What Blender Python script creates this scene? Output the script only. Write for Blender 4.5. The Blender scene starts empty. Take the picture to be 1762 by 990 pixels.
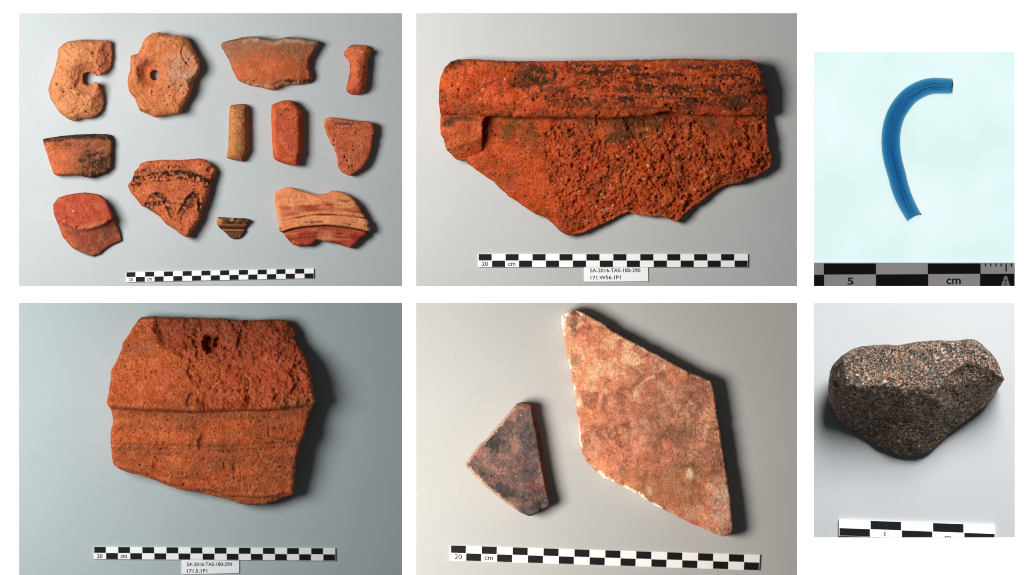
import bpy, math, random
import numpy as np
from mathutils import Vector, kdtree
from mathutils.geometry import delaunay_2d_cdt

# ------------------------------------------------------------------ units
# plan coordinates: 1 unit of plan = half a millimetre, x to the right, y downwards, (881, 495) at the origin
U = 0.0005
def W(x, y, z=0.0): return ((x - 881.0) * U, (495.0 - y) * U, z * U)

S = bpy.context.scene
COL = S.collection

# ------------------------------------------------------------------ camera
DIST = 8.0
cd = bpy.data.cameras.new('camera'); cam = bpy.data.objects.new('camera', cd); COL.objects.link(cam)
cam.location = (0, 0, DIST); cam.rotation_euler = (0, 0, 0)
cd.sensor_width = 36.0; cd.lens = 36.0 * DIST / (1762 * U); cd.clip_start = 0.1; cd.clip_end = 60
S.camera = cam

# ------------------------------------------------------------------ ambient room light
wd = bpy.data.worlds.new('World'); S.world = wd; wd.use_nodes = True
bg = wd.node_tree.nodes['Background']
bg.inputs[0].default_value = (0.80, 0.95, 1.0, 1); bg.inputs[1].default_value = 0.055

S.view_settings.view_transform = 'Standard'; S.view_settings.look = 'None'
S.cycles.filter_width = 1.1
S.view_settings.exposure = 0; S.view_settings.gamma = 1; S.view_settings.use_curve_mapping = False

# the six sheets: x0, y0, x1, y1
SHEET = {1: (33, 23, 692, 493), 2: (716, 23, 1371.5, 493), 3: (1400, 89, 1746, 493),
         4: (33, 521, 692, 1000), 5: (716, 521, 1371.5, 1000), 6: (1400, 521, 1746, 925)}
ZB = 1.6            # top of a sheet above the table, in plan units
LIT = {k: bpy.data.collections.new('set_%d' % k) for k in range(0, 7)}

# one soft lamp per set-up; those for the tabletop and the light table are added; each set-up (sheet and what lies on it) was lit on its own
def lamp(k, azim, elev, dist, size, power, col=(1, 1, 1), at=None):
    x0, y0, x1, y1 = SHEET[k] if k else (0, 0, 1762, 990)
    c = Vector(W((x0 + x1) / 2, (y0 + min(y1, 990)) / 2)) if at is None else Vector(W(*at))
    a, e = math.radians(azim), math.radians(elev)
    d = Vector((math.cos(a) * math.cos(e), math.sin(a) * math.cos(e), math.sin(e)))
    ld = bpy.data.lights.new('soft_lamp', 'AREA'); ld.shape = 'DISK'; ld.size = size
    ld.energy = power; ld.color = col
    o = bpy.data.objects.new('soft_lamp', ld); COL.objects.link(o)
    o.location = c + d * dist
    o.rotation_euler = (-d).to_track_quat('-Z', 'Y').to_euler()
    o.light_linking.receiver_collection = LIT[k]
    return o
lamp(0, 90, 90, 2.2, 2.4, 95, (1, 1, 1))  # added lamp, lights only the tabletop to make it white
lamp(1, 168, 55, 0.68, 0.29, 7.0, (0.985, 0.99, 0.99))
lamp(2, 168, 52, 0.66, 0.30, 6.2, (1, 0.985, 0.955))
lamp(3, 90, 75, 0.9, 0.5, 2.0, (1, 0.93, 0.96))  # added weak lamp, brightens the bar on the light table
lamp(4, 170, 52, 0.52, 0.30, 3.2, (0.97, 1.0, 1.0))
lamp(5, 189, 50, 0.60, 0.28, 5.7, (1, 0.94, 0.86))
lamp(6, 70, 49, 1.25, 0.62, 31.5, (0.99, 1.0, 1.0))

# ------------------------------------------------------------------ numeric helpers
def _h(ix, iy, seed):
    n = (ix.astype(np.int64) * 374761393 + iy.astype(np.int64) * 668265263 + seed * 974634777) & 0xffffffff
    n = ((n ^ (n >> 13)) * 1274126177) & 0xffffffff
    n = ((n ^ (n >> 16)) * 2246822519) & 0xffffffff
    return ((n ^ (n >> 15)) & 0xffffff) / float(0xffffff)
def vn(x, y, seed=0):
    ix = np.floor(x); iy = np.floor(y); fx = x - ix; fy = y - iy
    fx = fx * fx * fx * (fx * (fx * 6 - 15) + 10); fy = fy * fy * fy * (fy * (fy * 6 - 15) + 10)
    a = _h(ix, iy, seed); b = _h(ix + 1, iy, seed); c = _h(ix, iy + 1, seed); d = _h(ix + 1, iy + 1, seed)
    return ((a * (1 - fx) + b * fx) * (1 - fy) + (c * (1 - fx) + d * fx) * fy) * 2 - 1
def fbm(x, y, sc, octv=4, seed=0, gain=0.5, sx=1.0, sy=1.0):
    x = x / (sc * sx); y = y / (sc * sy); t = 0; a = 1.0; n = 0
    c, s = 0.8, 0.6
    for i in range(octv):
        t = t + a * vn(x, y, seed + i * 17); n += a; a *= gain
        if sx == sy: x, y = (c * x - s * y) * 2.03 + 3.1, (s * x + c * y) * 2.03 + 1.7
        else: x, y = x * 2.03 + 3.1, y * 2.03 + 1.7
    return t / n * 1.6
def sm(a, b, v):
    t = np.clip((v - a) / (b - a), 0, 1); return t * t * (3 - 2 * t)
def pits(x, y, cell, prob, r0, r1, seed):
    out = np.zeros_like(x); cx = np.floor(x / cell); cy = np.floor(y / cell)
    for i in (-1, 0, 1):
        for j in (-1, 0, 1):
            gx, gy = cx + i, cy + j
            on = _h(gx, gy, seed) < prob
            px = (gx + _h(gx, gy, seed + 1)) * cell; py = (gy + _h(gx, gy, seed + 2)) * cell
            r = r0 + (r1 - r0) * _h(gx, gy, seed + 3) ** 2
            d = np.hypot(x - px, (y - py) * (0.8 + 0.5 * _h(gx, gy, seed + 4))) / r
            out = np.maximum(out, np.where(on, np.clip(1.25 - d * d, 0, 1), 0))
    return out
def facets(x, y, cell, seed, warp=0.35):
    """fracture facets: every cell a plane of its own tilt, sharp steps between them; about -1..1"""
    x = x + warp * cell * fbm(x, y, cell * 0.8, 2, seed + 9); y = y + warp * cell * fbm(x, y, cell * 0.8, 2, seed + 8)
    best = np.full(x.shape, 1e9); out = np.zeros_like(x); cx = np.floor(x / cell); cy = np.floor(y / cell)
    for i in (-1, 0, 1):
        for j in (-1, 0, 1):
            gx, gy = cx + i, cy + j
            px = (gx + _h(gx, gy, seed)) * cell; py = (gy + _h(gx, gy, seed + 1)) * cell
            d = np.hypot(x - px, y - py); m = d < best
            v = ((x - px) * (_h(gx, gy, seed + 2) - 0.5) + (y - py) * (_h(gx, gy, seed + 3) - 0.5)) / cell * 2.4 + (_h(gx, gy, seed + 4) - 0.5) * 0.7
            out = np.where(m, v, out); best = np.minimum(best, d)
    return out
def warp(x, y, a, sc, seed): return x + a * fbm(x, y, sc, 3, seed), y + a * fbm(x, y, sc, 3, seed + 50)
def pld(x, y, pts):
    """distance to a polyline"""
    best = np.full(x.shape, 1e9)
    for (ax, ay), (bx, by) in zip(pts[:-1], pts[1:]):
        dx, dy = bx - ax, by - ay
        t = np.clip(((x - ax) * dx + (y - ay) * dy) / (dx * dx + dy * dy + 1e-9), 0, 1)
        best = np.minimum(best, np.hypot(x - ax - t * dx, y - ay - t * dy))
    return best
def yon(x, pts):
    p = np.array(pts, float); return np.interp(x, p[:, 0], p[:, 1])
def xon(y, pts):
    p = np.array(pts, float); return np.interp(y, p[:, 1], p[:, 0])
def rnd(d, r, p=2.0):
    t = np.clip(d / r, 0, 1); return (1 - (1 - t) ** p) ** (1 / p)
def lobe(x, y, cx, cy, rx, ry, soft=0.5, ang=0.0):
    a = math.radians(ang); dx, dy = x - cx, y - cy
    u = (dx * math.cos(a) + dy * math.sin(a)) / rx; v = (-dx * math.sin(a) + dy * math.cos(a)) / ry
    return sm(1 + soft, 1 - soft, np.hypot(u, v))
def C(r, g, b, k=0.99):
    f = lambda v: ((v / 255 + 0.055) / 1.055) ** 2.4 if v > 10 else v / 255 / 12.92
    return np.array([f(r) * 1.10, f(g) * 1.10, f(b) * 0.90]) / k
def CM(r, g, b): return C(r, g, b) * np.array([1.03, 0.92, 1.02])
def mix(a, b, m):
    a = np.broadcast_to(np.asarray(a, float), (len(m), 3)); b = np.broadcast_to(np.asarray(b, float), (len(m), 3))
    m = np.clip(m, 0, 1)[:, None]; return a * (1 - m) + b * m

def Z(ox, oy, f, pts): return [(ox + a / f, oy + b / f) for a, b in pts]

# ------------------------------------------------------------------ materials
def nodes(name):
    m = bpy.data.materials.new(name); m.use_nodes = True
    nt = m.node_tree; nt.nodes.clear()
    out = nt.nodes.new('ShaderNodeOutputMaterial'); bs = nt.nodes.new('ShaderNodeBsdfPrincipled')
    nt.links.new(bs.outputs[0], out.inputs[0])
    return m, nt, bs, out
def link(nt, a, b): nt.links.new(a, b)
def N(nt, t, **kw):
    n = nt.nodes.new('ShaderNode' + t)
    for k, v in kw.items(): setattr(n, k, v)
    return n
def M_(nt, op, a, b=None, c=None):
    n = N(nt, 'Math', operation=op)
    for i, v in enumerate((a, b, c)):
        if v is None: continue
        if isinstance(v, (int, float)): n.inputs[i].default_value = v
        else: link(nt, v, n.inputs[i])
    return n.outputs[0]
def MIX(nt, fac, a, b, mode='MIX'):
    n = N(nt, 'Mix', data_type='RGBA', blend_type=mode)
    for sock, v in ((n.inputs[0], fac), (n.inputs[6], a), (n.inputs[7], b)):
        if isinstance(v, (int, float)): sock.default_value = v
        elif isinstance(v, (tuple, list)): sock.default_value = (*v[:3], 1)
        else: link(nt, v, sock)
    return n.outputs[2]
def coords(nt, off=0.0):
    tc = N(nt, 'TexCoord'); mp = N(nt, 'Mapping')
    mp.inputs['Scale'].default_value = (1 / U,) * 3; mp.inputs['Location'].default_value = (off, off * 0.7, off * 1.3)
    link(nt, tc.outputs['Object'], mp.inputs[0]); return mp.outputs[0]
def noise(nt, vec, wl, det=4, rough=0.6):
    n = N(nt, 'TexNoise'); n.inputs['Scale'].default_value = 1.0 / wl
    n.inputs['Detail'].default_value = det; n.inputs['Roughness'].default_value = rough
    link(nt, vec, n.inputs['Vector']); return n.outputs['Fac']
def mapr(nt, v, a, b, c, d):
    n = N(nt, 'MapRange'); link(nt, v, n.inputs[0])
    for i, q in enumerate((a, b, c, d)): n.inputs[i + 1].default_value = q
    return n.outputs[0]
def spots(nt, vec, cell, prob, rad):
    """scattered round marks for light grit, dust and dark pores, 0..1"""
    v = N(nt, 'TexVoronoi'); v.inputs['Scale'].default_value = 1.0 / cell; link(nt, vec, v.inputs['Vector'])
    sp = N(nt, 'SeparateColor'); link(nt, v.outputs['Color'], sp.inputs[0])
    on = M_(nt, 'GREATER_THAN', sp.outputs[0], 1 - prob)
    rr = M_(nt, 'MULTIPLY_ADD', sp.outputs[1], rad * 0.8, rad * 0.4)
    soft = mapr(nt, M_(nt, 'SUBTRACT', v.outputs['Distance'], rr), 0.04, -0.04, 0, 1)
    return M_(nt, 'MULTIPLY', on, soft)

def ceramic(name, dark=0.3, light=0.1, var=0.3, bump=0.7, dcol=(0.035, 0.010, 0.006), lcol=(0.5, 0.36, 0.26), cell=4.5, off=0.0):
    m, nt, bs, out = nodes(name); v = coords(nt, off)
    at = N(nt, 'Attribute', attribute_name='Col')
    n1 = noise(nt, v, 14, 6, 0.65); n2 = noise(nt, v, 2.6, 3, 0.7); n3 = noise(nt, v, 45, 3, 0.6)
    f = M_(nt, 'MULTIPLY', mapr(nt, n1, 0.25, 0.75, 1 - var, 1 + var), mapr(nt, n2, 0.28, 0.72, 1 - var * 1.25, 1 + var * 1.25))
    cc = N(nt, 'CombineColor'); 
    for i in range(3): link(nt, f, cc.inputs[i])
    col = MIX(nt, 1.0, at.outputs['Color'], cc.outputs[0], 'MULTIPLY')
    hs = N(nt, 'HueSaturation'); link(nt, col, hs.inputs['Color'])
    link(nt, mapr(nt, n3, 0.25, 0.75, 0.496, 0.505), hs.inputs['Hue']); link(nt, mapr(nt, n1, 0.25, 0.75, 1.03, 0.93), hs.inputs['Saturation'])
    g1 = spots(nt, v, cell, dark, 0.27); g2 = spots(nt, v, cell * 1.7, light, 0.22); g3 = spots(nt, v, cell * 0.55, dark * 0.8, 0.3)
    gd = M_(nt, 'MULTIPLY', M_(nt, 'MAXIMUM', g1, M_(nt, 'MULTIPLY', g3, 0.7)), mapr(nt, n3, 0.38, 0.62, 0.25, 1.0))
    col = MIX(nt, M_(nt, 'MULTIPLY', gd, 0.88), hs.outputs[0], dcol)  # pores also lowered in the bump; their shade is painted in dark
    col = MIX(nt, M_(nt, 'MULTIPLY', g2, 0.75), col, lcol)
    link(nt, col, bs.inputs['Base Color']); bs.inputs['Roughness'].default_value = 0.92
    bs.inputs['Specular IOR Level'].default_value = 0.06
    hgt = M_(nt, 'SUBTRACT', M_(nt, 'ADD', M_(nt, 'MULTIPLY', n2, 1.9), n1), M_(nt, 'MULTIPLY', gd, 0.9))
    hgt = M_(nt, 'ADD', hgt, M_(nt, 'MULTIPLY', g2, 0.5))
    bp = N(nt, 'Bump'); bp.inputs['Strength'].default_value = bump; bp.inputs['Distance'].default_value = 0.0014
    link(nt, hgt, bp.inputs['Height']); link(nt, bp.outputs[0], bs.inputs['Normal'])
    return m

def plain(name, col, rough=0.6, spec=0.3, var=0.0, wl=30, bump=0.0):
    m, nt, bs, out = nodes(name); v = coords(nt)
    n = noise(nt, v, wl, 4, 0.6)
    if var:
        f = mapr(nt, n, 0.25, 0.75, 1 - var, 1 + var); cc = N(nt, 'CombineColor')
        for i in range(3): link(nt, f, cc.inputs[i])
        link(nt, MIX(nt, 1.0, col, cc.outputs[0], 'MULTIPLY'), bs.inputs['Base Color'])
    else: bs.inputs['Base Color'].default_value = (*col, 1)
    bs.inputs['Roughness'].default_value = rough; bs.inputs['Specular IOR Level'].default_value = spec
    if bump:
        f = noise(nt, v, 2.2, 2, 0.6)
        bp = N(nt, 'Bump'); bp.inputs['Strength'].default_value = bump; bp.inputs['Distance'].default_value = 0.0002
        link(nt, f, bp.inputs['Height']); link(nt, bp.outputs[0], bs.inputs['Normal'])
    return m

def sheet_mat(name, col):
    """matt grey backdrop paper with a few dust specks"""
    m, nt, bs, out = nodes(name); v = coords(nt)
    n = noise(nt, v, 160, 3, 0.5); f2 = noise(nt, v, 4, 2, 0.5)
    f = M_(nt, 'MULTIPLY', mapr(nt, n, 0.3, 0.7, 0.975, 1.025), mapr(nt, f2, 0.2, 0.8, 0.985, 1.015))
    cc = N(nt, 'CombineColor')
    for i in range(3): link(nt, f, cc.inputs[i])
    c = MIX(nt, 1.0, col, cc.outputs[0], 'MULTIPLY')
    g = spots(nt, v, 24, 0.13, 0.042)
    c = MIX(nt, M_(nt, 'MULTIPLY', g, 0.55), c, (0.1, 0.1, 0.1))
    link(nt, c, bs.inputs['Base Color']); bs.inputs['Roughness'].default_value = 0.75
    bs.inputs['Specular IOR Level'].default_value = 0.15
    return m

MAT = {}
MAT['page'] = plain('white_tabletop', (0.93, 0.93, 0.93), 0.9, 0.0)
MAT['white'] = plain('scale_white', (0.90, 0.885, 0.88), 0.5, 0.2, 0.03, 40)
MAT['black'] = plain('scale_black', (0.006, 0.006, 0.007), 0.55, 0.15)
MAT['ink'] = plain('printed_ink', (0.025, 0.02, 0.022), 0.7, 0.1)
MAT['card'] = plain('card', (0.90, 0.885, 0.90), 0.8, 0.1, 0.03, 50)
MAT['grey_print'] = plain('grey_print', (0.55, 0.56, 0.55), 0.6, 0.2)

# ------------------------------------------------------------------ object helpers
def tag(o, label=None, cat=None, group=None, kind=None):
    if label: o['label'] = label
    if cat: o['category'] = cat
    if group: o['group'] = group
    if kind: o['kind'] = kind
    return o
def put(o, k, parent=None):
    COL.objects.link(o); LIT[k].objects.link(o)
    if parent is not None: o.parent = parent
    return o
def empty(name, x, y, z=ZB):
    o = bpy.data.objects.new(name, None); o.empty_display_size = 0.01; COL.objects.link(o); o.location = W(x, y, z); return o
def mesh_obj(name, verts, faces, mat, k, parent=None, loc=(0, 0, 0), smooth=False, me=None):
    if me is None:
        me = bpy.data.meshes.new(name); me.from_pydata([tuple(v) for v in verts], [], faces)
        me.materials.append(mat)
        if smooth: me.polygons.foreach_set('use_smooth', [True] * len(me.polygons))
        me.update()
    o = bpy.data.objects.new(name, me); o.location = loc
    return put(o, k, parent)

def prism(poly, z0, z1, cx, cy, bev=0.0):
    """vertical prism of a plan polygon, local to (cx, cy)"""
    a = np.array(poly, float)
    area = 0.5 * np.sum(a[:, 0] * np.roll(a[:, 1], -1) - np.roll(a[:, 0], -1) * a[:, 1])
    if area > 0: a = a[::-1]                                     # counter-clockwise once y is turned up
    n = len(a); v = []
    rows = [(a, z0), (a, z1)]
    if bev:
        c = a.mean(0); d = a - c; l = np.hypot(d[:, 0], d[:, 1])[:, None]
        rows = [(a, z0), (a, z1 - bev), (c + d * (1 - bev / l), z1)]
    for r, z in rows: v += [((x - cx) * U, (cy - y) * U, z * U) for x, y in r]
    f = [tuple(range(n))[::-1], tuple(range((len(rows) - 1) * n, len(rows) * n))]
    for q in range(len(rows) - 1):
        for i in range(n):
            j = (i + 1) % n; f.append((q * n + i, q * n + j, (q + 1) * n + j, (q + 1) * n + i))
    return v, f

def ragged(poly, s, amp, seed):
    p = np.array(poly, float); q = np.roll(p, -1, 0)
    L = np.hypot(*(q - p).T); cum = np.concatenate([[0], np.cumsum(L)]); n = max(12, int(cum[-1] / s))
    t = np.linspace(0, cum[-1], n, endpoint=False)
    pc = np.vstack([p, p[:1]])
    r = np.stack([np.interp(t, cum, pc[:, 0]), np.interp(t, cum, pc[:, 1])], 1)
    for _ in range(max(1, int(round(3.0 / s)))): r = (np.roll(r, 1, 0) + 2 * r + np.roll(r, -1, 0)) / 4
    tn = np.roll(r, -1, 0) - np.roll(r, 1, 0); tn /= np.hypot(tn[:, 0], tn[:, 1])[:, None] + 1e-9
    nr = np.stack([tn[:, 1], -tn[:, 0]], 1)
    w = fbm(r[:, 0], r[:, 1], 14, 4, seed, 0.62) * amp
    r = r + nr * w[:, None]
    area = 0.5 * np.sum(r[:, 0] * np.roll(r[:, 1], -1) - np.roll(r[:, 0], -1) * r[:, 1])
    return r[::-1].copy() if area > 0 else r                     # counter-clockwise in world

def inside_rows(rings, ys, xs_rows):
    keep = []
    segs = np.concatenate([np.concatenate([r, np.roll(r, -1, 0)], 1) for r in rings])
    for y, xs in zip(ys, xs_rows):
        m = (segs[:, 1] <= y) != (segs[:, 3] <= y); sg = segs[m]
        cr = np.sort(sg[:, 0] + (y - sg[:, 1]) / (sg[:, 3] - sg[:, 1]) * (sg[:, 2] - sg[:, 0]))
        keep.append(np.searchsorted(cr, xs) % 2 == 1)
    return keep

def solid(name, poly, hf, cf, mat, k, s=1.6, holes=(), rag=0.9, seed=1, parent=None, cen=None, under=0.10, zbase=0.0):
    """a closed body: traced outline, relief hf(x, y, d) above the sheet, broken sides down to the base"""
    rng = np.random.default_rng(seed)
    rings = [ragged(poly, s, rag, seed)] + [ragged(h, s, rag * 0.5, seed + 5)[::-1].copy() for h in holes]
    allr = np.concatenate(rings)
    x0, y0 = rings[0].min(0); x1, y1 = rings[0].max(0)
    ys = np.arange(y0 + s * 0.5, y1, s * 0.88)
    rows = [np.arange(x0 + (s * 0.5 if i % 2 else 0), x1, s) + rng.uniform(-0.18, 0.18, len(np.arange(x0 + (s * 0.5 if i % 2 else 0), x1, s))) * s for i in range(len(ys))]
    keep = inside_rows(rings, ys, rows)
    px = np.concatenate([r[q] for r, q in zip(rows, keep)]); py = np.concatenate([np.full(q.sum(), y) for y, q in zip(ys, keep)])
    kd = kdtree.KDTree(len(allr) * 2); mids = np.concatenate([(r + np.roll(r, -1, 0)) / 2 for r in rings])
    for i, (a, b) in enumerate(np.concatenate([allr, mids])): kd.insert((a, b, 0), i)
    kd.balance()
    d = np.array([kd.find((a, b, 0))[2] for a, b in zip(px, py)])
    ok = d > 0.55 * s; px, py, d = px[ok], py[ok], d[ok]
    py = py + rng.uniform(-0.15, 0.15, len(py)) * s
    P = np.concatenate([allr, np.stack([px, py], 1)]); D = np.concatenate([np.zeros(len(allr)), d])
    edges = []; o = 0
    for r in rings:
        edges += [(o + i, o + (i + 1) % len(r)) for i in range(len(r))]; o += len(r)
    vs, es, fs, ov, oe, of = delaunay_2d_cdt([Vector((a, b)) for a, b in P], edges, [], 0, 1e-7)
    idx = np.array([v[0] if v else -1 for v in ov])
    F = idx[np.array([f for f in fs if len(f) == 3])]
    F = F[(F >= 0).all(1)]
    nr = len(allr)
    bd = (F < nr).all(1); cb = P[F[bd]].mean(1)
    okb = np.ones(len(F), bool)
    if bd.any():
        okb[np.where(bd)[0]] = [inside_rows(rings, [c[1]], [np.array([c[0]])])[0][0] for c in cb]
    F = F[okb]
    a, b, c = P[F[:, 0]], P[F[:, 1]], P[F[:, 2]]
    ar = (b[:, 0] - a[:, 0]) * (c[:, 1] - a[:, 1]) - (b[:, 1] - a[:, 1]) * (c[:, 0] - a[:, 0])
    F[ar > 0] = F[ar > 0][:, ::-1]
    zt = np.maximum(hf(P[:, 0], P[:, 1], D), zbase + 0.4)
    colr = cf(P[:, 0], P[:, 1], D, zt)
    V = [np.column_stack([P, zt])]; CC = [colr]; faces = [F]
    # broken sides
    base = len(P); o = 0; rings_prev = []
    K = 4
    for r in rings:
        n = len(r); tn = np.roll(r, -1, 0) - np.roll(r, 1, 0); tn /= np.hypot(tn[:, 0], tn[:, 1])[:, None] + 1e-9
        nn = np.stack([tn[:, 1], -tn[:, 0]], 1)                 # towards the inside for the stored order
        zr = zt[o:o + n]; prev = np.arange(o, o + n)
        wob = fbm(r[:, 0], r[:, 1], 9, 3, seed + 40)
        for q in range(1, K + 1):
            t = q / K
            off = under * (zr - zbase) * t + wob * 0.6 * math.sin(t * 3.1)
            pr = r + nn * off[:, None] * (1 if True else -1)
            V.append(np.column_stack([pr, zbase + (zr - zbase) * (1 - t)])); CC.append(colr[o:o + n])
            cur = np.arange(base, base + n); base += n
            nx = np.roll(cur, -1); px_ = np.roll(prev, -1)
            faces.append(np.column_stack([cur, nx, px_])); faces.append(np.column_stack([cur, px_, prev]))
            prev = cur
        rings_prev.append(prev); o += n
    V = np.concatenate(V); CC = np.concatenate(CC); F = np.concatenate(faces)
    if cen is None: cen = rings[0].mean(0)
    VV = np.column_stack([(V[:, 0] - cen[0]) * U, (cen[1] - V[:, 1]) * U, V[:, 2] * U])
    fl = F.tolist()
    if len(rings) == 1: fl.append(rings_prev[0][::-1].tolist())
    me = bpy.data.meshes.new(name); me.from_pydata(VV.tolist(), [], fl); me.materials.append(mat)
    me.polygons.foreach_set('use_smooth', [True] * len(me.polygons))
    ca = me.color_attributes.new('Col', 'FLOAT_COLOR', 'POINT')
    ca.data.foreach_set('color', np.column_stack([np.clip(CC, 0, 1.5), np.ones(len(CC))]).ravel())
    me.update()
    ob = bpy.data.objects.new(name, me)
    if parent is None: ob.location = W(cen[0], cen[1], ZB)
    return put(ob, k, parent)

_font_cache = {}
def text_mesh(s):
    if s in _font_cache: return _font_cache[s]
    cu = bpy.data.curves.new('lettering', 'FONT'); cu.body = s; cu.resolution_u = 3; cu.offset = 0.02
    o = bpy.data.objects.new('lettering', cu); COL.objects.link(o)
    dg = bpy.context.evaluated_depsgraph_get(); dg.update()
    me = bpy.data.meshes.new_from_object(o.evaluated_get(dg))
    v = np.array([q.co[:2] for q in me.vertices]); f = [tuple(p.vertices) for p in me.polygons]
    bpy.data.objects.remove(o); bpy.data.curves.remove(cu); bpy.data.meshes.remove(me)
    v = (v - v.min(0)) / (v.max(0) - v.min(0)); _font_cache[s] = (v, f); return v, f
def lettering(s, x, y, w, h, ang, z, mat, k, parent, cx, cy, name='lettering', clip_y=None):
    """flat print: lower left corner (x, y), width w, height h, rotated by ang degrees (counter-clockwise)"""
    v, f = text_mesh(s); a = math.radians(ang)
    X = x + v[:, 0] * w * math.cos(a) - v[:, 1] * h * math.sin(a); Y = y - v[:, 0] * w * math.sin(a) - v[:, 1] * h * math.cos(a)
    if clip_y: Y = np.minimum(Y, clip_y)
    vv = [((p - cx) * U, (cy - q) * U, z * U) for p, q in zip(X, Y)]
    return mesh_obj(name, vv, f, mat, k, parent)

# ------------------------------------------------------------------ table and sheets
v, f = prism([(-900, -700), (2700, -700), (2700, 1700), (-900, 1700)], -6, 0, 881, 495)
o = mesh_obj('tabletop', v, f, MAT['page'], 0); tag(o, 'white tabletop that all six backdrop sheets lie on', kind='structure')

TINT = {1: (0.452, 0.480, 0.482), 2: (0.455, 0.462, 0.455), 4: (0.418, 0.463, 0.472), 5: (0.455, 0.458, 0.455), 6: (0.47, 0.48, 0.49)}
SAY = {1: 'pale grey backdrop sheet under the twelve small sherds', 2: 'grey backdrop sheet under the large roof tile fragment',
       4: 'blue grey backdrop sheet under the square terracotta fragment', 5: 'beige grey backdrop sheet under the two marble tiles',
       6: 'light grey backdrop sheet under the granite stone'}
for k in (1, 2, 4, 5, 6):
    x0, y0, x1, y1 = SHEET[k]; cx, cy = (x0 + x1) / 2, (y0 + y1) / 2
    v, f = prism([(x0, y0), (x1, y0), (x1, y1), (x0, y1)], 0, ZB, cx, cy)
    o = mesh_obj('backdrop_sheet', v, f, sheet_mat('backdrop_paper_%d' % k, TINT[k]), k, loc=W(cx, cy, 0))
    tag(o, SAY[k], kind='structure')
# the light table: an opal panel lit from inside
x0, y0, x1, y1 = SHEET[3]; cx, cy = (x0 + x1) / 2, (y0 + y1) / 2
m, nt, bs, out = nodes('light_table_opal')
bs.inputs['Base Color'].default_value = (0.3, 0.33, 0.33, 1); bs.inputs['Roughness'].default_value = 0.4
vv = coords(nt); nn = noise(nt, vv, 170, 2, 0.5)
c = MIX(nt, mapr(nt, nn, 0.3, 0.7, 0, 1), (0.62, 0.85, 0.82), (0.77, 0.92, 0.93))
g = spots(nt, vv, 30, 0.10, 0.03); c = MIX(nt, M_(nt, 'MULTIPLY', g, 0.3), c, (0.3, 0.4, 0.42))
link(nt, c, bs.inputs['Emission Color']); bs.inputs['Emission Strength'].default_value = 0.93
v, f = prism([(x0, y0), (x1, y0), (x1, y1), (x0, y1)], 0, ZB, cx, cy)
o = mesh_obj('light_table', v, f, m, 3, loc=W(cx, cy, 0)); tag(o, 'glowing pale cyan light table panel under the blue glass', kind='structure')

# ------------------------------------------------------------------ scale bars
def clip_below(poly, ymax):
    outp = []
    for (ax, ay), (bx, by) in zip(poly, poly[1:] + poly[:1]):
        if ay <= ymax: outp.append((ax, ay))
        if (ay <= ymax) != (by <= ymax):
            t = (ymax - ay) / (by - ay); outp.append((ax + t * (bx - ax), ymax))
    return outp
def quad_pt(q, u, v):
    (ax, ay), (bx, by), (cx, cy), (dx, dy) = q      # tl tr br bl
    return ((ax * (1 - u) + bx * u) * (1 - v) + (dx * (1 - u) + cx * u) * v, (ay * (1 - u) + by * u) * (1 - v) + (dy * (1 - u) + cy * u) * v)
def scale_bar(k, q, n, label, words, th=3.2, first_black=True, clip=None, group='photographic scale bars', split=0.5, words_z=0.25):
    cx = sum(p[0] for p in q) / 4; cy = sum(p[1] for p in q) / 4
    root = empty('scale_bar', cx, cy); tag(root, label, 'scale bar', group)
    pl = list(q)
    if clip: pl = clip_below(pl, clip)
    v, f = prism(pl, 0, th, cx, cy); mesh_obj('strip', v, f, MAT['white'], k, root)
    shared = None
    ang = math.degrees(math.atan2(q[0][1] - q[1][1], q[1][0] - q[0][0]))
    du = 0.012 / n; e = 0.012
    for row in (0, 1):
        for i in range(n):
            if (i + row) % 2 == (0 if first_black else 1):
                va, vb = (e, split) if row == 0 else (split, 1 - e)
                ua, ub = i / n + du, (i + 1) / n - du
                if i == 0: ua += 0.0006
                if i == n - 1: ub -= 0.0006
                pp = [quad_pt(q, ua, va), quad_pt(q, ub, va), quad_pt(q, ub, vb), quad_pt(q, ua, vb)]
                if clip: pp = clip_below(pp, clip - 0.2)
                if len(pp) < 3: continue
                mx = sum(p[0] for p in pp) / len(pp); my = sum(p[1] for p in pp) / len(pp)
                loc = ((mx - cx) * U, (cy - my) * U, 0)
                if clip is None and shared is not None and 0 < i < n - 1 and row == shared[1]:
                    mesh_obj('black_square', None, None, None, k, root, loc, me=shared[0])
                else:
                    v, f = prism(pp, th + 0.02, th + 0.14, mx, my)
                    o = mesh_obj('black_square', v, f, MAT['black'], k, root, loc)
                    if 0 < i < n - 1: shared = (o.data, row)
    for (s, u, vv_, w, h) in words:
        x, y = quad_pt(q, u, vv_); lettering(s, x, y, w, h, ang, th + words_z, MAT['ink'], k, root, cx, cy, clip_y=clip)
    return root, cx, cy, th
def bar_words(n, w20, wcm, h):
    return [('20', 0.25 / n, 0.93, w20, h * 1.08), ('cm', 2.2 / n, 0.92, wcm, h * 0.8)]

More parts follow.
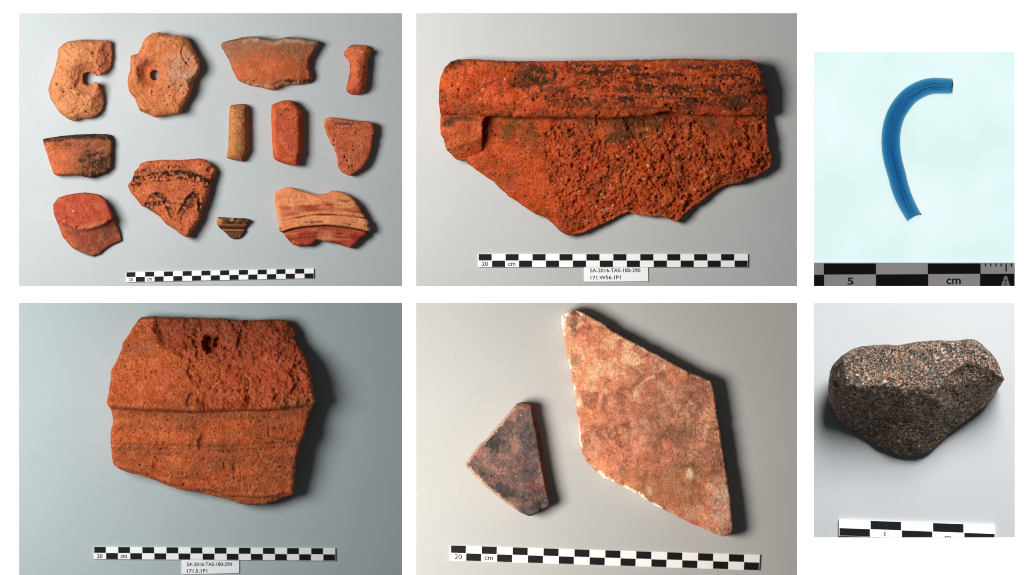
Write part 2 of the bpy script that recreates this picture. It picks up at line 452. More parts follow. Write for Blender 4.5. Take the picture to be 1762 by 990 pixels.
scale_bar(1, [(217.4, 468.6), (539.9, 462.2), (539.9, 479.0), (217.4, 485.6)], 20, 'slim checkered scale bar tilted under the twelve small sherds', bar_words(20, 7.6, 8.6, 5.6))
r, bx, by, th = scale_bar(2, [(823.2, 437.2), (1286.7, 437.2), (1286.7, 460.0), (823.2, 460.0)], 20, 'checkered scale bar above the white card, below the roof tile', bar_words(20, 10.6, 12.6, 7.6))
scale_bar(4, [(161.8, 940.8), (576.9, 943.3), (576.9, 964.9), (161.8, 962.2)], 20, 'checkered scale bar above the white card, below the square terracotta fragment', bar_words(20, 9.6, 11.2, 6.8))
scale_bar(5, [(775.5, 938.2), (1307.4, 954.6), (1305.8, 981.8), (775.2, 964.4)], 20, 'large checkered scale bar slanting down below the two marble tiles', bar_words(20, 13, 14.5, 8.6))
# short bar of the stone, its lower edge flush with the edge of the sheet
scale_bar(6, [(1443.4, 894.0), (1711.8, 903.4), (1712.2, 932.5), (1443.6, 921.5)], 5, 'short five part scale bar below the granite stone', [('5', 0.285, 0.93, 3.6, 8), ('cm', 0.672, 1.0, 12.5, 6.5)], first_black=False, clip=924.7, split=0.53, th=5)
# the bar on the light table, cut flush with the panel
def big_bar():
    k = 3; cx, cy = 1573, 473; th = 4.0
    root = empty('scale_bar', cx, cy); tag(root, 'grey and black scale bar with arrow across the bottom of the light table', 'scale bar', 'photographic scale bars')
    L, R, T, B = 1400.2, 1745.8, 452.2, 492.8
    v, f = prism([(L, T), (R, T), (R, B), (L, B)], 0, th, cx, cy); mesh_obj('strip', v, f, MAT['white'], k, root)
    sp = lambda x: 473.0 - (x - 1400) * (1.8 / 346)
    xs = [L + 0.2, 1417.3, 1507.2, 1596.2, 1687.2, R - 0.2]; xb = [L + 0.2, 1418, 1507, 1597, 1686, R - 0.2]
    t2, b2 = T + 1.4, B - 0.3
    for i in range(5):
        if i % 2: pp = [(xs[i], t2), (xs[i + 1], t2), (xs[i + 1], sp(xs[i + 1])), (xs[i], sp(xs[i]))]
        else: pp = [(xb[i], sp(xb[i])), (xb[i + 1], sp(xb[i + 1])), (xb[i + 1], b2), (xb[i], b2)]
        v, f = prism(pp, th + 0.02, th + 0.14, cx, cy); mesh_obj('black_square', v, f, MAT['black'], k, root)
    for x, h in ((1695.5, 5.2), (1704.5, 5.2), (1713.5, 5.2), (1722.3, 5.2), (1730.9, 14), (1740.2, 5.6)):
        v, f = prism([(x - 1.2, t2), (x + 1.2, t2), (x + 1.2, t2 + h), (x - 1.2, t2 + h)], th + 0.02, th + 0.14, cx, cy); mesh_obj('tick', v, f, MAT['black'], k, root)
    v, f = prism([(1728.6, 475.2), (1732.2, 475.2), (1737.8, b2 - 0.2), (1722.2, b2 - 0.2)], th + 0.16, th + 0.24, cx, cy); ar = mesh_obj('arrow_mark', v, f, MAT['grey_print'], k, root)
    v, f = prism([(1730, 480), (1732.2, 484.6), (1727.8, 484.6)], th + 0.26, th + 0.32, cx, cy); mesh_obj('arrow_tip', v, f, MAT['black'], k, ar)
    v, f = prism([(1729.2, 487), (1730.8, 487), (1730.8, 490.6), (1729.2, 490.6)], th + 0.26, th + 0.32, cx, cy); mesh_obj('arrow_stem', v, f, MAT['black'], k, ar)
    lettering('5', 1458, 490.3, 10.8, 12.4, 0, th + 0.25, MAT['black'], k, root, cx, cy)
    lettering('cm', 1628, 489.6, 25, 10.2, 0, th + 0.25, MAT['black'], k, root, cx, cy)
big_bar()

# printed cards
def card(k, poly, lines, label):
    cx = sum(p[0] for p in poly) / 4; cy = sum(p[1] for p in poly) / 4
    root = empty('label_card', cx, cy); tag(root, label, 'card', 'printed cards')
    v, f = prism(poly, 0, 2.2, cx, cy, 0.2); mesh_obj('card_stock', v, f, MAT['card'], k, root)
    for (s, x, y, w, h, a) in lines: lettering(s, x, y, w, h, a, 2.35, MAT['ink'], k, root, cx, cy)
card(2, [(1004.8, 460.4), (1115.2, 460.4), (1115.6, 484.4), (1005.2, 485.0)], [('SA-2016-TAS-180-290', 1015.2, 469.2, 86.8, 6.9, 0.3), ('171.W56.1P1', 1016, 481.6, 52, 6.9, 0.8)], 'white printed card tucked under the scale bar of the roof tile')
card(4, [(312.6, 963.6), (411.8, 964.9), (411.8, 986.2), (312.4, 988.4)], [('SA-2016-TAS-180-290', 321.6, 974.4, 77.6, 6.5, 0.2), ('171.5.1P1', 321.8, 985.9, 35, 6.3, 0.3)], 'white printed card tucked under the scale bar of the terracotta fragment')

# ------------------------------------------------------------------ ceramics: materials
TERRA = ceramic('fired_clay', dark=0.28, light=0.06, var=0.22, bump=0.6)
TERRA2 = ceramic('porous_fired_clay', dark=0.42, light=0.05, var=0.25, bump=0.85, cell=4.2, off=31)
TERRA3 = ceramic('smooth_fired_clay', dark=0.18, light=0.05, var=0.18, bump=0.4, off=57)
COARSE = ceramic('coarse_tile_clay', dark=0.42, light=0.12, var=0.30, bump=1.0, dcol=(0.035, 0.012, 0.008), lcol=(0.55, 0.36, 0.24), cell=4.0, off=11)
COARSE2 = ceramic('gritty_red_clay', dark=0.36, light=0.07, var=0.28, bump=0.95, dcol=(0.05, 0.016, 0.01), cell=3.6, off=83)
MARBLE = ceramic('weathered_marble', dark=0.20, light=0.08, var=0.32, bump=0.45, dcol=(0.09, 0.05, 0.035), lcol=(0.55, 0.35, 0.25), cell=3.4, off=19)

Z1 = lambda p: Z(30, 20, 4.830, p)
Z2 = lambda p: Z(360, 20, 4.830, p)
Z3 = lambda p: Z(30, 215, 4.2105, p)
Z4 = lambda p: Z(205, 260, 4.2125, p)
Z5 = lambda p: Z(370, 165, 5.4215, p)
Z6 = lambda p: Z(440, 305, 5.2118, p)

# --- broken ring whorl
A_poly = Z1([(430,248),(530,238),(640,240),(755,243),(780,262),(790,330),(782,430),(765,480),(722,522),(690,546),(652,534),(622,508),(590,500),(560,515),(545,560),(555,605),(600,617),(636,594),(662,578),(690,632),(712,690),(722,760),(705,820),(665,870),(620,890),(540,895),(480,912),(430,895),(370,855),(320,795),(275,720),(258,650),(285,575),(310,490),(335,390),(345,310),(385,270)])
def hA(x, y, d):
    r = np.hypot(x - 155, y - 136)
    z = 15 + 21 * rnd(np.where(r < 26, d + 20 * sm(26, 16, r), d), 20, 1.8)
    z = z * (0.62 + 0.38 * sm(8, 34, r)) + 2.5 * fbm(x, y, 12, 3, 2) * sm(45, 20, r)
    e = 38 - (x - (168 - (y - 74) * 0.06)) * 0.95; m = y < 132
    z = np.where(m, np.minimum(z, np.maximum(e, 7)), z)
    e2 = 38 - (x - xon(y, [(168, 145), (160, 165), (152, 205)])) * 1.15
    z = np.where(y > 143, np.minimum(z, np.maximum(e2, 6)), z)
    z = z + fbm(x, y, 22, 4, 3) * 2.2 + fbm(x, y, 5, 3, 9, 0.6) * 1.3 + 2.6 * facets(x, y, 26, 401)
    z = z - 5 * pits(x, y, 15, 0.42, 1.2, 2.6, 21)
    return z
def cA(x, y, d, z):
    c = mix(C(186,112,72), C(198,128,84), sm(175, 95, x) * 0.8 + 0.25 * fbm(x, y, 30, 3, 4))
    c = mix(c, C(172,98,64), sm(34, 12, np.hypot(x - 143, y - 132)) * 0.8)
    c = mix(c, C(196,112,76), sm(164, 172, x))
    return mix(c, C(60,30,20), pits(x, y, 15, 0.42, 1.0, 2.2, 21) * 0.6) * np.array([1.0, 1.02, 1.18])  # shade inside the pores painted as dark colour
o = solid('spindle_whorl', A_poly, hA, cA, TERRA, 1, s=1.4, seed=11, rag=0.7)
tag(o, 'broken tan clay ring with a notch opening to the right', 'clay whorl')

# --- pierced disc
B_poly = Z1([(1130,178),(1190,175),(1240,200),(1330,200),(1395,212),(1440,265),(1475,330),(1515,400),(1522,480),(1505,530),(1470,580),(1450,660),(1430,720),(1390,780),(1355,850),(1270,865),(1150,882),(1100,860),(1020,830),(1000,780),(975,720),(940,680),(920,610),(925,540),(945,470),(942,370),(1010,350),(1035,290),(1060,230)])
B_hole = [(267 + 8.2 * math.cos(t * 0.5236), 130.2 + 9.4 * math.sin(t * 0.5236)) for t in range(12)]
crackB = Z1([(1385,290),(1368,340),(1385,395),(1410,430),(1440,455)])
def hB(x, y, d):
    ho = np.hypot(x - 267, (y - 130) * 0.95)
    do = np.where(ho < 30, 40, d)
    z = 20 + 17 * rnd(do, 9 + 5 * fbm(x, y, 18, 2, 14), 1.6)
    z = z - 17 * sm(27, 8, np.hypot(x - 260, (y - 127) * 0.85)) + 1.6 * facets(x, y, 30, 402)
    z = z - 3.2 * np.clip(1 - pld(x, y, crackB) / 1.8, 0, 1) - 1.6 * lobe(x, y, 330, 96, 15, 24, 0.2, -15)
    return z + fbm(x, y, 34, 4, 5) * 1.8 + fbm(x, y, 5, 3, 6, 0.6) * 1.0 - 4.5 * pits(x, y, 14, 0.45, 0.9, 2.1, 33)
def cB(x, y, d, z):
    c = mix(C(192,108,64), C(196,116,72), fbm(x, y, 40, 3, 7) * 0.5 + 0.5)
    c = mix(c, C(176,132,110), lobe(x, y, 312, 122, 26, 32, 0.7) * (0.6 + 0.5 * fbm(x, y, 12, 4, 8)))
    c = mix(c, C(168,84,50), lobe(x, y, 256, 122, 18, 20, 0.6) * 0.7)
    return mix(c, C(58,28,18), pits(x, y, 14, 0.45, 0.8, 1.8, 33) * 0.6) * np.array([1.0, 1.02, 1.18])  # pores get their shade by dark colour
o = solid('spindle_whorl', B_poly, hB, cB, TERRA, 1, s=1.4, holes=[B_hole], seed=12, rag=0.7)
tag(o, 'whole round tan clay disc pierced by a small hole', 'clay whorl')

# --- wide rim sherd
C_poly = Z2([(105,262),(100,290),(128,330),(160,395),(185,460),(215,530),(245,580),(290,600),(350,622),(440,632),(500,652),(540,657),(590,628),(650,615),(700,612),(790,605),(840,598),(857,545),(845,490),(828,460),(838,410),(865,360),(895,310),(912,275),(908,248),(850,235),(760,222),(650,212),(600,228),(530,235),(480,228),(430,212),(350,212),(270,218),(200,232),(150,245)])
lowC = Z2([(245,560),(350,575),(440,590),(500,600),(545,600),(600,575),(640,565),(720,570),(850,570)])
topC = Z2([(100,262),(200,232),(350,212),(430,212),(530,240),(650,215),(760,222),(910,248)])
def hC(x, y, d):
    t = (x - 465) / 86
    z = (20 + 13 * (1 - t * t)) * (0.55 + 0.45 * rnd(d, 6))
    yt = y - yon(x, topC)
    z = z + 3.0 * np.exp(-((yt - 6) / 5.0) ** 2) - 3.5 * sm(5, 0, yt) - 0.07 * np.clip(yt - 20, 0, 80)
    lb = y - yon(x, lowC)
    z = z - 5.5 * sm(-1.5, 6, lb) - 3 * sm(515, 528, x) * sm(90, 130, y)
    return z + fbm(x, y, 30, 4, 15) * 1.0 + fbm(x, y, 5, 3, 16) * (0.45 + 1.2 * sm(-2, 4, lb))
def cC(x, y, d, z):
    yt = y - yon(x, topC) + 4 * fbm(x, y, 14, 4, 18)
    n = fbm(x, y, 26, 4, 17)
    c = mix(C(172,88,56), C(146,94,72), sm(0.0, 0.7, n * 0.5 + 0.85 - yt / 62))
    c = mix(c, C(196,86,46), lobe(x, y, 470, 114, 46, 16, 0.9) * (0.4 + 0.4 * n))
    c = mix(c, C(192,98,58), lobe(x, y, 420, 130, 30, 14, 0.8) * 0.4)
    c = mix(c, C(178,142,124), sm(14, 6, yt) * (0.40 + 0.7 * fbm(x, y, 9, 4, 19)))
    c = mix(c, C(120,88,76), sm(4.5, 1, yt) * 0.6)
    c = mix(c, C(198,140,110), sm(0, 4, y - yon(x, lowC)) * 0.55)
    c = mix(c, C(72,48,38), sm(0.1, 0.5, fbm(x, y, 7, 3, 20)) * lobe(x, y, 512, 140, 28, 5, 0.5))
    return c
o = solid('rim_sherd', C_poly, hC, cC, TERRA3, 1, s=1.4, seed=13, rag=0.8)
tag(o, 'wide curved orange brown bowl rim sherd with a pale worn lip', 'pottery sherd')

# --- small handle with flared top
D_poly = Z2([(1150,300),(1190,275),(1240,278),(1310,285),(1345,320),(1340,360),(1320,400),(1318,470),(1308,560),(1300,640),(1275,685),(1230,697),(1180,690),(1142,665),(1145,610),(1160,560),(1172,490),(1168,430),(1150,400),(1120,365),(1120,340)])
def hD(x, y, d):
    z = 6 + 22 * rnd(d, 17, 2.0)
    col_ = yon(x, Z2([(1120,350),(1200,320),(1260,315),(1345,335)]))
    z = z - 5 * sm(0.5, -3, y - col_) + 2.0 * np.exp(-((y - col_ - 3) / 3) ** 2)
    return z + fbm(x, y, 16, 3, 25) * 0.9 + fbm(x, y, 5, 3, 26) * 0.5 - 4 * pits(x, y, 8, 0.45, 0.8, 1.7, 27) * sm(95, 105, y)
INKD = [(602.5, 116), (602, 122), (602.6, 127), (601.6, 132), (601, 137), (600.4, 141)]
def cD(x, y, d, z):
    c = mix(C(206,98,64), C(216,112,72), sm(108, 90, y))
    c = mix(c, C(196,88,58), sm(120, 150, y))
    c = mix(c, C(120,70,40), lobe(x, y, 603, 80, 6, 2.5, 0.5, -15) * 0.8)
    c = mix(c, C(40,20,16), pits(x, y, 8, 0.45, 0.7, 1.4, 27) * sm(95, 105, y) * 0.7)  # dark painted into the pits for their shade
    dots = np.min([np.hypot(x - a, (y - b) * 0.7) for a, b in INKD], axis=0)
    return mix(c, C(30,18,16), sm(1.5, 0.6, dots))
o = solid('handle_fragment', D_poly, hD, cD, TERRA, 1, s=1.2, seed=14, rag=0.4)
tag(o, 'small curved red clay handle stub with a flared top', 'handle fragment')

# --- narrow tan handle
E_poly = Z5([(140,100),(165,85),(230,78),(285,77),(305,95),(312,160),(313,300),(312,450),(320,510),(285,565),(262,612),(200,605),(150,595),(108,578),(115,545),(125,480),(130,350),(132,200)])
def hE(x, y, d):
    z = 7 + 20 * rnd(d, 16, 2.0)
    z = np.minimum(z, 30 - np.clip(y - (278 - (x - 392) * 0.4) + 8, 0, 30) * 0.9 * sm(415, 425, x))
    return z + fbm(x, y, 20, 3, 35) * 0.8 + fbm(x, y, 5, 3, 36) * 0.55 - 3 * pits(x, y, 8, 0.4, 0.7, 1.4, 37)
def cE(x, y, d, z):
    c = mix(C(186,112,68), C(204,130,80), sm(412, 396, x) + 0.3 * fbm(x, y, 14, 3, 38))
    c = mix(c, C(150,108,80), sm(0.0, 0.6, fbm(x, y, 10, 4, 39)) * sm(402, 412, x) * 0.55)
    return mix(c, C(60,34,24), pits(x, y, 8, 0.4, 0.6, 1.2, 37) * 0.6)  # pit shade put into the colour
o = solid('handle_fragment', E_poly, hE, cE, TERRA2, 1, s=1.2, seed=15, rag=0.5)
tag(o, 'narrow straight tan clay handle piece, palest of the bars', 'handle fragment')

# --- broad red handle
F_poly = Z5([(530,90),(570,70),(630,48),(700,42),(735,55),(770,95),(820,140),(820,300),(820,530),(790,600),(775,655),(710,650),(640,635),(580,610),(545,580),(540,520),(535,420),(530,300),(525,180)])
def hF(x, y, d):
    z = 16 + 12 * rnd(d, 9, 1.7)
    z = z - 3 * sm(510, 520, x)
    return z + fbm(x, y, 24, 3, 45) * 0.8 + fbm(x, y, 5, 3, 46) * 0.4 - 2.4 * pits(x, y, 9, 0.3, 0.6, 1.3, 47)
def cF(x, y, d, z):
    c = mix(C(196,86,52), C(186,80,54), fbm(x, y, 22, 3, 48) + 0.4)
    return mix(c, C(210,104,66), sm(478, 468, x) * 0.8)
o = solid('handle_fragment', F_poly, hF, cF, TERRA, 1, s=1.2, seed=16, rag=0.4)
tag(o, 'broad flat red clay strap handle piece with a pointed top', 'handle fragment')

# --- tapering sherd with ink number
G_poly = Z5([(1030,215),(1075,200),(1150,210),(1300,230),(1440,240),(1475,260),(1490,340),(1470,400),(1465,480),(1440,570),(1390,660),(1330,710),(1255,750),(1190,715),(1145,660),(1140,570),(1110,490),(1080,440),(1045,370),(1020,290),(1018,240)])
def hG(x, y, d):
    z = (16 + 4 * rnd(d, 6)) * (0.85 + 0.15 * rnd(d, 2.5))
    ly = y - (x - 560) * 0.06
    z = z + 1.1 * np.sin(ly * 0.42) * sm(560, 575, x) * sm(290, 240, y) * 0.5 + 2.2 * np.exp(-((ly - 212) / 6) ** 2)
    z = z - 1.5 * np.exp(-((ly - 222) / 1.6) ** 2)
    return z + fbm(x, y, 20, 3, 55) * 0.9 + fbm(x, y, 5, 3, 56) * 0.5 - 4 * pits(x, y, 9, 0.5, 0.8, 1.9, 57) * sm(222, 232, y)
INKG = [Z5(p) for p in ([(1118,250),(1135,262),(1122,272)],[(1140,255),(1145,272),(1152,258)],[(1160,252),(1160,272)],[(1170,254),(1185,272)],[(1185,254),(1170,272)],[(1195,252),(1200,274),(1210,256)],[(1215,254),(1228,273)],[(1228,254),(1214,272)],[(1236,272),(1244,254),(1252,274)],[(1258,256),(1264,276),(1272,260)],[(1278,276),(1292,262)],[(1290,256),(1296,276)])]
def cG(x, y, d, z):
    c = mix(C(206,104,70), C(198,98,72), fbm(x, y, 24, 4, 58) + 0.5)
    c = mix(c, C(226,128,84), sm(7, 2, d) * sm(590, 575, x) * 0.7)
    c = mix(c, C(44,22,18), pits(x, y, 9, 0.5, 0.7, 1.6, 57) * sm(222, 232, y) * 0.7)  # colour darkened inside the pits, as shade
    c = mix(c, C(196,132,118), lobe(x, y, 594, 214, 18, 3.4, 0.3, 5) * 0.6)
    dk = np.min([pld(x, y, s) for s in INKG], axis=0)
    return mix(c, C(36,14,16), sm(1.0, 0.35, dk))
o = solid('body_sherd', G_poly, hG, cG, TERRA2, 1, s=0.95, seed=17, rag=0.5)
tag(o, 'tapering orange sherd with a line of tiny ink writing', 'pottery sherd')

# --- sooty rim sherd
H_poly = Z3([(185,105),(240,92),(320,80),(430,70),(560,66),(650,70),(690,76),(690,130),(690,200),(685,310),(640,350),(570,375),(530,388),(495,380),(470,368),(400,366),(330,368),(290,372),(270,360),(245,300),(220,220),(195,150)])
topH = Z3([(185,108),(240,92),(320,80),(430,70),(560,66),(690,76)])
def hH(x, y, d):
    t = (x - 134) / 62; yt = y - yon(x, topH)
    z = (19 + 8 * (1 - t * t)) * (0.62 + 0.38 * rnd(d, 5))
    z = z + 2.2 * np.exp(-((yt - 14) / 6) ** 2) - 6 * sm(8, 0, yt) - 1.2 * np.exp(-((yt - 25) / 2.5) ** 2)
    return z + fbm(x, y, 24, 3, 65) * 0.8 + fbm(x, y, 4.5, 3, 66) * 0.55 - 3 * pits(x, y, 10, 0.35, 0.7, 1.6, 67)
def cH(x, y, d, z):
    yt = y - yon(x, topH)
    c = mix(C(196,100,62), C(176,92,64), fbm(x, y, 20, 3, 68) + 0.3)
    c = mix(c, C(204,110,70), sm(100, 85, x) * 0.6)
    c = mix(c, C(132,80,58), sm(100, 150, x + 14 * fbm(x, y, 20, 3, 74)) * 0.6)
    s = sm(134, 152, x + 9 * fbm(x, y, 14, 4, 69)) * sm(25, 33, yt + 4 * fbm(x, y, 9, 3, 70))
    c = mix(c, C(62,48,42), s * (0.72 + 0.7 * fbm(x, y, 4, 3, 71)))
    c = mix(c, C(150,90,66), sm(140, 160, x) * sm(26, 14, yt) * 0.6)
    c = mix(c, C(58,46,42), sm(11.5, 7, yt + 2 * fbm(x, y, 12, 3, 72)) * (0.9 + 0.4 * fbm(x, y, 4, 3, 73)))
    c = mix(c, C(90,66,54), lobe(x, y, 118, 249, 7, 4, 0.6) * 0.7)
    return c
o = solid('rim_sherd', H_poly, hH, cH, TERRA2, 1, s=1.3, seed=18, rag=0.6)
tag(o, 'rim sherd blackened with soot on its lip and right half', 'pottery sherd')

# --- base sherd: disc over a flaring wall
I_poly = Z3([(265,580),(300,530),(360,510),(440,497),(490,492),(560,500),(610,510),(650,550),(690,640),(705,690),(735,760),(760,840),(700,860),(650,890),(600,930),(545,952),(480,930),(400,890),(330,815),(290,700),(268,640)])
I_disc = Z3([(266,585),(300,532),(360,512),(440,498),(490,493),(560,500),(610,511),(650,552),(692,650),(698,680),(640,722),(560,755),(500,765),(440,768),(385,745),(300,700),(270,645)])
rI = empty('base_sherd', 151, 386); tag(rI, 'red pot base sherd with a flat round top and flaring wall below', 'pottery sherd')
def hIw(x, y, d):
    e = yon(x, Z3([(265,640),(300,700),(385,745),(470,770),(560,755),(640,722),(698,680),(760,660)]))
    t = np.clip((y - e) / 46, -0.3, 1.2)
    z = 34 - 22 * np.clip(t, 0, 2) ** 0.7 - 0.10 * np.clip(x - 150, 0, 60)
    z = np.where(t < 0, 34, z)
    return np.maximum(z * (0.7 + 0.3 * rnd(d, 5)), 5) + fbm(x, y, 18, 3, 75) * 0.8 + fbm(x, y, 5, 3, 76) * 0.4
def cIw(x, y, d, z):
    c = mix(C(150,70,52), C(164,86,64), fbm(x, y, 16, 4, 77) + 0.4)
    c = mix(c, C(202,92,62), sm(120, 104, x - (y - 390) * 0.5) * 0.9)
    c = mix(c, C(118,70,56), sm(0.0, 0.5, fbm(x, y, 14, 4, 78)) * sm(130, 145, x) * 0.6)
    return mix(c, C(176,92,62), sm(8, 3, d) * 0.5)
solid('wall', I_poly, hIw, cIw, TERRA, 1, s=1.3, seed=19, rag=0.6, parent=rI, cen=(151, 386))
def hId(x, y, d):
    z = 39 * (0.82 + 0.18 * rnd(d, 5)) - 1.2 * lobe(x, y, 150, 352, 30, 18, 0.9)
    return z + fbm(x, y, 26, 4, 79) * 1.4 + fbm(x, y, 5, 3, 80) * 0.6 - 3 * pits(x, y, 9, 0.35, 0.7, 1.6, 81)
INKI = [[(106.5, 384.5), (109, 387), (111.5, 388.5)], [(111, 387), (114.5, 391)], [(117, 390.5), (120.5, 393.5)]]
def cId(x, y, d, z):
    c = mix(C(170,70,48), C(178,78,54), fbm(x, y, 22, 4, 82) + 0.4)
    c = mix(c, C(160,66,52), sm(0.1, 0.6, fbm(x, y, 16, 4, 83)) * 0.6)
    c = mix(c, C(190,106,80), lobe(x, y, 150, 393, 30, 6, 0.7, -12) * 0.6)
    c = mix(c, C(40,20,18), pits(x, y, 9, 0.35, 0.6, 1.3, 81) * 0.6)  # pits painted dark where they would be shaded
    dk = np.min([pld(x, y, s) for s in INKI], axis=0)
    c = mix(c, C(120,80,90), sm(1.5, 0.6, dk) * 0.85)
    return mix(c, C(30,20,14), sm(1.6, 0.6, pld(x, y, [(132.6, 390), (133, 394.5), (135.5, 390.5), (138, 389)])) * 0.9)
solid('base', I_disc, hId, cId, TERRA, 1, s=1.2, seed=20, rag=0.5, parent=rI, cen=(151, 386), zbase=8)

# --- incised sherd with wavy comb lines
J_poly = Z4([(70,245),(95,215),(115,150),(145,125),(155,95),(200,75),(280,66),(360,64),(450,66),(520,60),(590,55),(640,68),(675,95),(705,140),(700,165),(685,200),(665,260),(655,310),(640,360),(610,430),(590,500),(555,550),(530,590),(510,625),(490,632),(450,605),(400,565),(355,540),(325,510),(295,475),(240,440),(210,415),(165,400),(130,350),(95,310),(75,275)])
w1 = Z4([(205,385),(235,335),(280,312),(325,335),(352,395),(375,455),(392,485)])
w2 = Z4([(440,455),(470,405),(505,345),(545,312),(580,330),(590,400),(585,430)])
w3 = Z4([(230,420),(260,385),(310,375)]); w4 = Z4([(470,470),(500,430),(545,370),(560,350)])
chJ = Z4([(470,95),(510,130),(552,160)])
def hJ(x, y, d):
    z = (23 + 8 * rnd(d, 7, 1.5)) * (0.85 + 0.15 * rnd(d, 3))
    z = z - 0.20 * np.clip(x - 350, 0, 30) - 0.25 * np.clip(x - (370 - (y - 290) * 0.32) + 12, 0, 30)
    by = y - (300 - (x - 285) * 0.03)
    z = z + 0.9 * np.sin(by * 0.75) * sm(13, 6, np.abs(by - 2))
    for w in (w1, w2): z = z - 3.0 * np.clip(1 - pld(x, y, w) / 2.2, 0, 1) + 1.6 * np.exp(-((pld(x, y, w) - 4.5) / 1.5) ** 2)
    for w in (w3, w4): z = z - 1.4 * np.clip(1 - pld(x, y, w) / 1.8, 0, 1)
    z = z - 3.5 * np.clip(1 - pld(x, y, chJ) / 2.2, 0, 1) - 5 * lobe(x, y, 362, 293, 5, 4, 0.5)
    return z + fbm(x, y, 22, 4, 85) * 1.2 + fbm(x, y, 5, 3, 86) * 0.7 - 4 * pits(x, y, 10, 0.4, 0.8, 1.8, 87)
def cJ(x, y, d, z):
    n = fbm(x, y, 3.4, 3, 88, 0.6); n2 = fbm(x, y, 22, 3, 89)
    c = mix(C(204,106,66), C(192,96,62), n2 + 0.4)
    yb = yon(x, Z4([(70,225),(150,215),(250,190),(350,180),(450,175),(540,185),(660,240)]))
    by = y - yb
    c = mix(c, C(58,40,34), sm(12, 7, np.abs(by - 1 + 1.5 * n2)) * sm(-0.35 + 0.03 * np.clip(by, -10, 12), 0.15 + 0.04 * np.clip(by, -10, 12), n + 0.25 * n2))
    c = mix(c, C(72,48,38), sm(4, 2, np.abs(by + 15)) * sm(0.0, 0.4, n) * sm(330, 300, x) * 0.9)
    for w, k_ in ((w1, 1.0), (w2, 1.0), (w3, 0.9), (w4, 0.8)):
        c = mix(c, C(56,40,34), sm(6.5, 3, pld(x, y, w)) * sm(-0.5, 0.1, n) * k_ * sm(385, 352, y))
    c = mix(c, C(80,56,46), lobe(x, y, 308, 347, 22, 8, 0.7) * sm(-0.1, 0.4, fbm(x, y, 4, 3, 90, sx=3, sy=0.7)) * 0.8)
    return mix(c, C(46,24,18), pits(x, y, 10, 0.4, 0.7, 1.5, 87) * 0.7)  # shade of the pits mixed into the colour
o = solid('incised_sherd', J_poly, hJ, cJ, TERRA2, 1, s=1.3, seed=21, rag=0.8)
tag(o, 'large pointed orange sherd with dark wavy incised bands', 'pottery sherd')

# --- tiny dark ribbed sherd
ZK = lambda p: Z(365, 365, 18.0, p)
K_poly = ZK([(160,150),(500,170),(800,190),(1060,190),(1160,215),(1185,260),(1120,340),(1060,450),(1010,520),(1000,640),(930,720),(860,790),(780,815),(640,825),(570,800),(500,730),(420,640),(350,590),(260,530),(200,450),(150,380),(150,250)])
def hK(x, y, d):
    Y = (y - 365) * 18 - (x - 395) * 0.4
    z = 11 + 2.5 * np.exp(-((Y - 260) / 90) ** 2) - 2.5 * sm(400, 440, Y) + 2.2 * np.exp(-((Y - 565) / 28) ** 2) - 0.8 * sm(600, 640, Y)
    return z * (0.75 + 0.25 * rnd(d, 3)) + fbm(x, y, 6, 3, 95) * 0.3
def cK(x, y, d, z):
    Y = (y - 365) * 18 - (x - 395) * 0.4; n = fbm(x, y, 7, 3, 96)
    c = np.broadcast_to(C(96,60,48), (len(x), 3))
    c = mix(c, C(200,130,82), np.clip((lobe(x, y, 377.5, 380, 5, 7, 0.6) + lobe(x, y, 403, 378.5, 6, 3, 0.7)) * (0.7 + 0.8 * fbm(x, y, 4, 3, 97)), 0, 1) * sm(430, 400, Y))
    c = mix(c, C(44,36,32), sm(-0.1, 0.3, n) * sm(430, 380, Y) * sm(382, 386, x) * 0.9)
    c = mix(c, C(170,92,56), np.exp(-((Y - 405) / 26) ** 2) * 0.8)
    c = mix(c, C(38,30,30), sm(40, 20, np.abs(Y - 485)))
    c = mix(c, C(176,104,72), sm(26, 14, np.abs(Y - 565)) * 0.9)
    c = mix(c, C(30,22,20), sm(190, 165, Y - 0.0 * x))
    return c
o = solid('rim_sherd', K_poly, hK, cK, TERRA3, 1, s=0.8, seed=22, rag=0.35)
tag(o, 'tiny dark brown ribbed rim sherd, smallest piece of all', 'pottery sherd')

